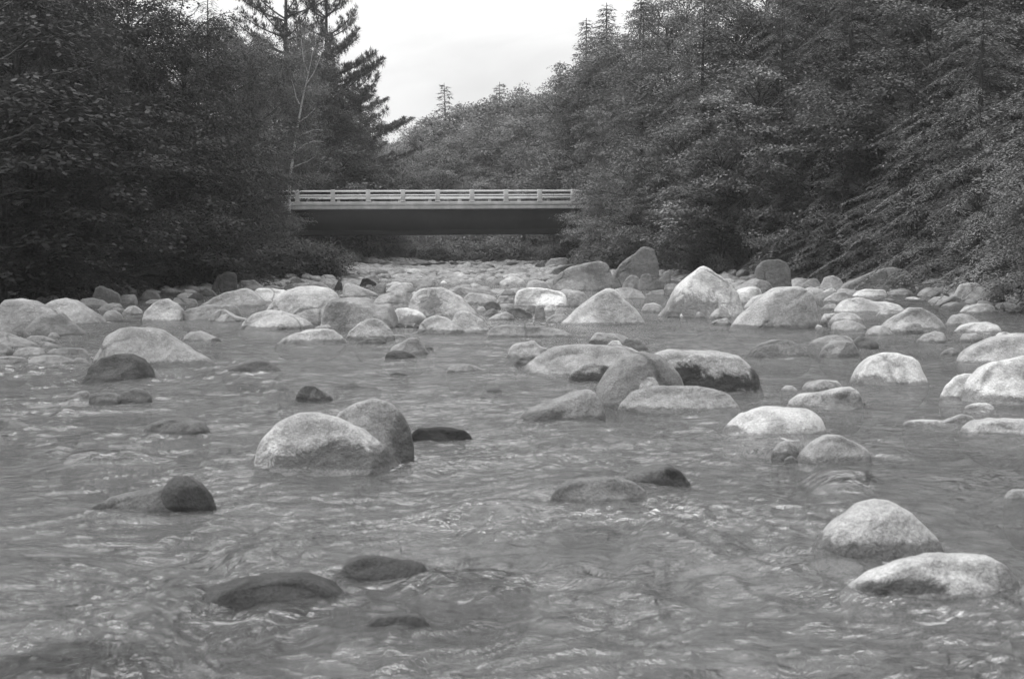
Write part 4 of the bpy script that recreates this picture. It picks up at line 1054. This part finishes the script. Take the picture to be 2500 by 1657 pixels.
RIGHT2 = [
 ('spruce_tree', 1560, -60, 108, .95, 1.1), ('spruce_tree', 1478, 8, 116, 1.2, 1.1), ('spruce_tree', 1425, 45, 124, 1.15, 1.0), ('broadleaf_tree', 1455, 75, 121, .9, 1.2), ('broadleaf_tree', 1405, 120, 127, .9, 1.2), ('broadleaf_tree', 1520, 10, 114, .85, 1.2),
 ('broadleaf_tree', 1480, 70, 118, .8, 1.3), ('broadleaf_tree', 1445, 120, 120, .8, 1.3), ('young_tree', 1470, 290, 115, 1.2, 1.4), ('young_tree', 1410, 330, 119, 1.2, 1.5),
 ('young_tree', 1440, 390, 114, 1.0, 1.4), ('spruce_tree', 1370, 148, 134, .9, 1.1), ('broadleaf_tree', 1395, 160, 132, .8, 1.3), ('broadleaf_tree', 1600, -60, 110, .9, 1.2), ('broadleaf_tree', 1560, 130, 104, .8, 1.3),
 ('broadleaf_tree', 1500, 190, 112, .8, 1.4), ('broadleaf_tree', 1690, -100, 100, 1.0, 1.1),
]
for k, px, top, Y, w, tn in RIGHT2: T_(k, px, top, Y, wide=w, tone=tn)
# wooded slope closing the valley behind the bridge
FAR = [
 ('far_broadleaf', 1345, 190, 150), ('far_broadleaf', 1310, 195, 165), ('far_broadleaf', 1265, 190, 170), ('far_conifer', 1222, 200, 178), ('far_broadleaf', 1245, 215, 172), ('far_broadleaf', 1190, 222, 180),
 ('far_broadleaf', 1145, 225, 190), ('far_conifer', 1088, 203, 196), ('far_broadleaf', 1105, 235, 194), ('far_broadleaf', 1060, 262, 188), ('far_broadleaf', 1030, 290, 184), ('far_broadleaf', 1000, 318, 190),
 ('far_broadleaf', 960, 325, 200), ('far_broadleaf', 920, 318, 210), ('far_broadleaf', 1380, 240, 142), ('far_broadleaf', 1320, 290, 148), ('far_broadleaf', 1200, 290, 160), ('far_broadleaf', 1260, 270, 158),
 ('far_broadleaf', 1130, 300, 164), ('far_conifer', 1165, 270, 170), ('far_broadleaf', 1070, 330, 162), ('far_broadleaf', 1010, 350, 160), ('far_broadleaf', 955, 345, 165),
]
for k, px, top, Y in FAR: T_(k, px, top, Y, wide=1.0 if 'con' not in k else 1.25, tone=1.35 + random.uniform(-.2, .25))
for i in range(26):   # lower, nearer row of the valley wood
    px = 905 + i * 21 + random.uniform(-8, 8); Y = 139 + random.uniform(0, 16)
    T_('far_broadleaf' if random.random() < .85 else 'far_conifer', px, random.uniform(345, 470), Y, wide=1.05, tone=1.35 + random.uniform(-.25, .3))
# second rows filling the banks behind
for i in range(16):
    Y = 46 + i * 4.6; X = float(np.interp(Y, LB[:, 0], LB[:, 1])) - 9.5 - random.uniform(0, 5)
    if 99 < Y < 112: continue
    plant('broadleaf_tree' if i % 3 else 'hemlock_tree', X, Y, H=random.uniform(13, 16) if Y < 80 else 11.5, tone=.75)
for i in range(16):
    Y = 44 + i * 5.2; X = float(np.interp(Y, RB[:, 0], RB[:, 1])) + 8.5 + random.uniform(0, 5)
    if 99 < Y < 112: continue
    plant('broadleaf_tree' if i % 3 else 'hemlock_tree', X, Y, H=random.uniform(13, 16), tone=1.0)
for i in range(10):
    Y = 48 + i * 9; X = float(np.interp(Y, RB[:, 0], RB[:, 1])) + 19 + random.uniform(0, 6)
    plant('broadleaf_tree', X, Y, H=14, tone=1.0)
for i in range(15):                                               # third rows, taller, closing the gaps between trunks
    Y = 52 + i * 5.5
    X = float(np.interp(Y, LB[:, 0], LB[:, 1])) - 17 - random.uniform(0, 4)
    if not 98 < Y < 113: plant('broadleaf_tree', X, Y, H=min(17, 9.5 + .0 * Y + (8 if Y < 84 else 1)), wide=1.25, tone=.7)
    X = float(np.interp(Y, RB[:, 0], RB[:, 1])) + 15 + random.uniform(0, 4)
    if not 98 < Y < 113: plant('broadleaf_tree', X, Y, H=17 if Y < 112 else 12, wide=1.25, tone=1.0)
# shrubs of both banks (column, row of tip, distance)
SHR = [(40, 600, 47), (130, 590, 48), (215, 600, 49.5), (300, 610, 51), (385, 600, 52.5), (470, 598, 54.5), (545, 610, 57), (600, 640, 60), (650, 600, 62), (700, 618, 64), (755, 620, 66), (800, 636, 69), (845, 632, 76),
       (690, 600, 76), (740, 600, 82), (790, 605, 88), (840, 612, 96), (880, 622, 105), (920, 630, 118), (640, 560, 70), (580, 580, 66), (500, 660, 55), (440, 665, 53.5),
       (1330, 618, 122), (1385, 605, 110), (1430, 600, 100), (1470, 590, 88), (1510, 580, 80), (1700, 610, 68), (1755, 625, 66), (1810, 600, 67), (1960, 620, 65), (2040, 600, 64), (2150, 610, 63.5), (2230, 600, 62.5), (2310, 600, 62), (2390, 615, 61.5), (2470, 600, 61), (1880, 600, 67), (1640, 600, 72)]
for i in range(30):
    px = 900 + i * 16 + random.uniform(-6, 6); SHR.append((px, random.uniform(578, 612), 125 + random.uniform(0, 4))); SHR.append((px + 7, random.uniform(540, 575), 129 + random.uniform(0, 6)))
for px in range(470, 790, 18):
    SHR.append((px, random.uniform(572, 600), 57 + (px - 470) * .032 + random.uniform(0, 3))); SHR.append((px + 9, random.uniform(590, 625), 56 + (px - 470) * .03))
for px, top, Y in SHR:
    tn = .5 if px < 820 else 1.7 if Y > 124 and px > 870 else 1.1  # shrubs seen under the bridge: leaf colour lightened against the shade there
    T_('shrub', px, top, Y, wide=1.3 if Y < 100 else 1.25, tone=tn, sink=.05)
bt, borg = birch(91)
tm, cm = bt.meshes('birch_trunk', 'birch_crown'); tm.materials.append(M_BIRCH); cm.materials.append(M_LEAF)
root = empty('birch_tree', tuple(borg)); add_obj('trunk', tm, None, root); c_ = add_obj('crown', cm, None, root); c_.color = (1.1, 1.1, 1.1, 1)
tag(root, 'slender birch with a bent pale trunk rising beside the left end of the bridge', 'tree')

# labels
KINDW = {'broadleaf_tree': 'leafy tree', 'young_tree': 'young leafy tree', 'maple_tree': 'large-leaved maple', 'hemlock_tree': 'drooping hemlock', 'spruce_tree': 'spiry spruce', 'pine_tree': 'tall white pine', 'shrub': 'leafy shrub', 'far_broadleaf': 'hazy leafy tree', 'far_conifer': 'hazy pointed conifer'}
ORD = ['first', 'second', 'third', 'fourth', 'fifth', 'sixth', 'seventh', 'eighth', 'ninth', 'tenth', 'eleventh', 'twelfth', 'thirteenth', 'fourteenth', 'fifteenth', 'sixteenth', 'seventeenth', 'eighteenth', 'nineteenth', 'twentieth']
def zone(t):
    if t['Y'] > 133: return 'on the wooded slope behind the bridge'
    side = 'left' if t['X'] < 0 and t['X'] < 1 + 0 * t['Y'] else 'right'
    return f"on the {side} bank " + ('beyond the bridge' if t['Y'] > 106 else 'before the bridge')
grp = {}
for t in TREES: grp.setdefault((t['kind'], zone(t), t['front']), []).append(t)
for (k, z, fr), ts in grp.items():
    ts.sort(key=lambda t: t['X'] / t['Y'])
    right = 'right' in z
    if right: ts = ts[::-1]
    for i, t in enumerate(ts):
        if k == 'shrub' and 'slope' not in z: lab = f"leafy shrub at the water's edge foot of the {z[7:]}"; g = f"shrubs of the {z[7:]}"
        elif not fr: lab = f"{KINDW[k]} of the dense back rows {z}"; g = f"back row {KINDW[k]}s {z}"
        elif 'slope' in z: lab = f"{KINDW[k]} {z}"; g = f"{KINDW[k]}s {z}"
        elif len(ts) == 1: lab = f"the only {KINDW[k]} {z}"; g = None
        elif i < len(ORD): lab = f"{ORD[i]} {KINDW[k]} from the {'right' if right else 'left'} frame edge, {z[7:]}"; g = f"{KINDW[k]}s {z}"
        else: lab = f"{KINDW[k]} far along {z[3:]}"; g = f"{KINDW[k]}s {z}"
        tag(t['o'], lab, 'shrub' if k == 'shrub' else 'tree', g)
# ------------------------------------------------------------ bridge
def build_bridge():
    A = at_dist(705, 512, 102.5); B = at_dist(1450, 508.5, 106.5)     # top edge of the girder web, both ends
    L = math.hypot(B[0] - A[0], B[1] - A[1]); yaw = math.atan2(B[1] - A[1], B[0] - A[0]); grade = math.atan2(B[2] - A[2], L)
    root = empty('bridge', tuple(A)); root.rotation_euler = (0, -grade, yaw)
    tag(root, 'steel girder road bridge with concrete deck and white railings crossing the river', 'bridge')
    S = 102.5 / F                                                      # metres per photo pixel here
    m_con = simple('weathered concrete', .40, .9, .3, 1.5, .4, 30)
    m_flange_shade = simple('shaded flange steel', .01, .9, .3, .5, spec=.05)  # girder steel coloured darker for the shadow on the bottom flange
    m_steel = simple('dark girder steel', .022, .85, .35, .5, .1, 20, spec=.1)
    m_rail = simple('pale railing metal', .75, .5, .15, 3)
    m_road = simple('asphalt', .05, .9, .2, 4, .4, 60)
    W = 7.2; E = 3.0
    def prt(name, g, m, par=root, bev=0):
        me = g.mesh(name); o = add_obj(name, me, m, par)
        if bev:
            b = o.modifiers.new('b', 'BEVEL'); b.width = bev; b.segments = 2; b.limit_method = 'ANGLE'
        return o
    yw = .55                                                          # deck overhang before the first girder
    for j in range(4):
        y = yw + j * 2.0
        g = Geo(); g.box(-.6, L + .6, y, y + .03, -1.50, -.04); web = prt('girder', g, m_steel)
        g = Geo(); g.box(-.6, L + .6, y - .24, y + .27, -1.86, -1.503); prt('bottom_flange', g, m_flange_shade, web, .01)
        g = Geo(); g.box(-.6, L + .6, y - .18, y + .21, -.037, -.001); prt('top_flange', g, m_steel, web)
        if j == 0:
            for k in range(0):
                pass
    g = Geo(); g.box(-E, L + E, 0, W, 0, .28); slab = prt('deck_slab', g, m_con, bev=.02)
    g = Geo(); g.box(-E, L + E, -.06, .32, .283, .55); prt('curb', g, m_con, bev=.02)
    g = Geo(); g.box(-E, L + E, W - .32, W + .06, .283, .55); prt('curb', g, m_con, bev=.02)
    g = Geo(); g.box(-E, L + E, .323, W - .323, .283, .36); prt('road_surface', g, m_road)
    for j in range(10):                                               # near railing posts
        x = (726 - 705 + j * 86.0) * S
        if x > L + 2: continue
        g = Geo(); g.box(x - .16, x + .16, -.09, .20, .553, 1.41)
        g.box(x - .19, x + .19, -.12, .24, .5531, .60)
        prt('railing_post', g, m_con, bev=.025)
    for z0, z1, y0, y1 in ((1.25, 1.37, -.065, -.003), (.97, 1.06, -.065, -.003), (.81, .90, -.065, -.003)):
        g = Geo(); g.box(-E, L + E, y0, y1, z0, z1); prt('rail', g, m_rail, bev=.012)
    for j in range(13):                                               # far side guard
        x = (640 - 705 + 120 + j * 80.0) * S
        if x > L + 2: continue
        g = Geo(); g.box(x - .12, x + .12, W - .2, W, .553, .92); prt('railing_post', g, m_con, bev=.02)
    for z0, z1 in ((.95, 1.04),):
        g = Geo(); g.box(-E, L + E, W - .26, W - .2, z0, z1); prt('rail', g, m_rail, bev=.012)
    for x0, x1 in ((-3.4, -.62), (L + .62, L + 3.4)):
        g = Geo(); g.box(x0, x1, -.3, W + .3, -4.5, -.02); prt('abutment', g, m_con, bev=.03)
build_bridge()

# ------------------------------------------------------------ sky, sun, air, camera
SUN_EL = math.radians(54); SUN_AZ = math.radians(-98)     # azimuth from +Y towards +X
def build_light():
    w = bpy.data.worlds.new('World'); SC.world = w; w.use_nodes = True; w.node_tree.nodes.clear()
    t = NT(w.node_tree); out = t.n('ShaderNodeOutputWorld')
    sky = t.n('ShaderNodeTexSky', sky_type='NISHITA', sun_disc=False); sky.sun_elevation = SUN_EL; sky.sun_rotation = SUN_AZ
    bw = t.n('ShaderNodeRGBToBW'); link(t, sky.outputs[0], bw.inputs[0])
    co = t.n('ShaderNodeTexCoord').outputs['Generated']
    mp = t.n('ShaderNodeMapping'); t.set(mp.inputs[0], co); mp.inputs['Scale'].default_value = (1, 1, 2.6); mp.inputs['Location'].default_value = (.35, .1, .4)
    n1 = t.noise(mp.outputs[0], 4.2, 7, .55, .8)
    n2 = t.noise(mp.outputs[0], 9, 5, .5, .3)
    sp = t.n('ShaderNodeSeparateXYZ'); t.set(sp.inputs[0], co); z = t.math('MAXIMUM', sp.outputs[2], 0.0)
    cl = t.math('ADD', t.rng(n1, .38, .62, SKY_LO, SKY_HI, True), t.math('MULTIPLY', t.math('SUBTRACT', n2, .5), 1.0))
    cl = t.math('MULTIPLY', cl, t.math('ADD', 1.0, t.math('MULTIPLY', t.math('POWER', z, 1.2), ZENITH)))
    mx = t.math('ADD', t.math('MULTIPLY', cl, .88), t.math('MULTIPLY', bw.outputs[0], .12))
    bg = t.n('ShaderNodeBackground', i_Color=t.grey(mx), i_Strength=.1)
    link(t, bg.outputs[0], out.inputs[0])
    w.cycles.sampling_method = 'MANUAL'; w.cycles.sample_map_resolution = 512
    sd = bpy.data.lights.new('sun', 'SUN'); sd.energy = SUN_E; sd.angle = math.radians(24); sd.color = (1, 1, 1)
    so = bpy.data.objects.new('sun', sd); COL.objects.link(so)
    d = Vector((math.sin(SUN_AZ) * math.cos(SUN_EL), math.cos(SUN_AZ) * math.cos(SUN_EL), math.sin(SUN_EL)))
    so.rotation_euler = d.to_track_quat('Z', 'Y').to_euler(); so.location = d * 60
SKY_LO, SKY_HI, ZENITH, SUN_E = 3.8, 5.0, 5.6, 2.3
build_light()
def haze():
    g = Geo(); g.box(-950, 950, -340, 1250, -8, 190)
    m = bpy.data.materials.new('air'); m.use_nodes = True; m.node_tree.nodes.clear(); t = NT(m.node_tree)
    out = t.n('ShaderNodeOutputMaterial')
    v = t.n('ShaderNodeVolumePrincipled'); v.inputs['Color'].default_value = (.93, .93, .93, 1); v.inputs['Density'].default_value = HAZE
    link(t, v.outputs[0], out.inputs['Volume'])
    o = add_obj('haze', g.mesh('haze'), m); tag(o, 'thin summer haze filling the valley air', kind='stuff')
HAZE = .0003
if HAZE: haze()
cd = bpy.data.cameras.new('camera'); cam = bpy.data.objects.new('camera', cd); COL.objects.link(cam); SC.camera = cam
cd.lens = 50; cd.sensor_width = 36; cd.clip_end = 5000; cd.clip_start = .1
cam.location = (0, 0, CAMZ); cam.rotation_euler = (math.radians(90) - PITCH, 0, 0)
cd.dof.use_dof = True; cd.dof.focus_distance = 42; cd.dof.aperture_fstop = 5.6
SC.view_settings.view_transform = 'Standard'; SC.view_settings.look = 'None'; SC.view_settings.exposure = EXPOSURE; SC.view_settings.gamma = 1
SC.render.engine = 'CYCLES'
cy = SC.cycles; cy.use_denoising = True; cy.max_bounces = 6; cy.diffuse_bounces = 3; cy.glossy_bounces = 2; cy.transmission_bounces = 3; cy.transparent_max_bounces = 8; cy.volume_bounces = 1
cy.sample_clamp_indirect = 4; cy.use_adaptive_sampling = True; cy.adaptive_threshold = .012
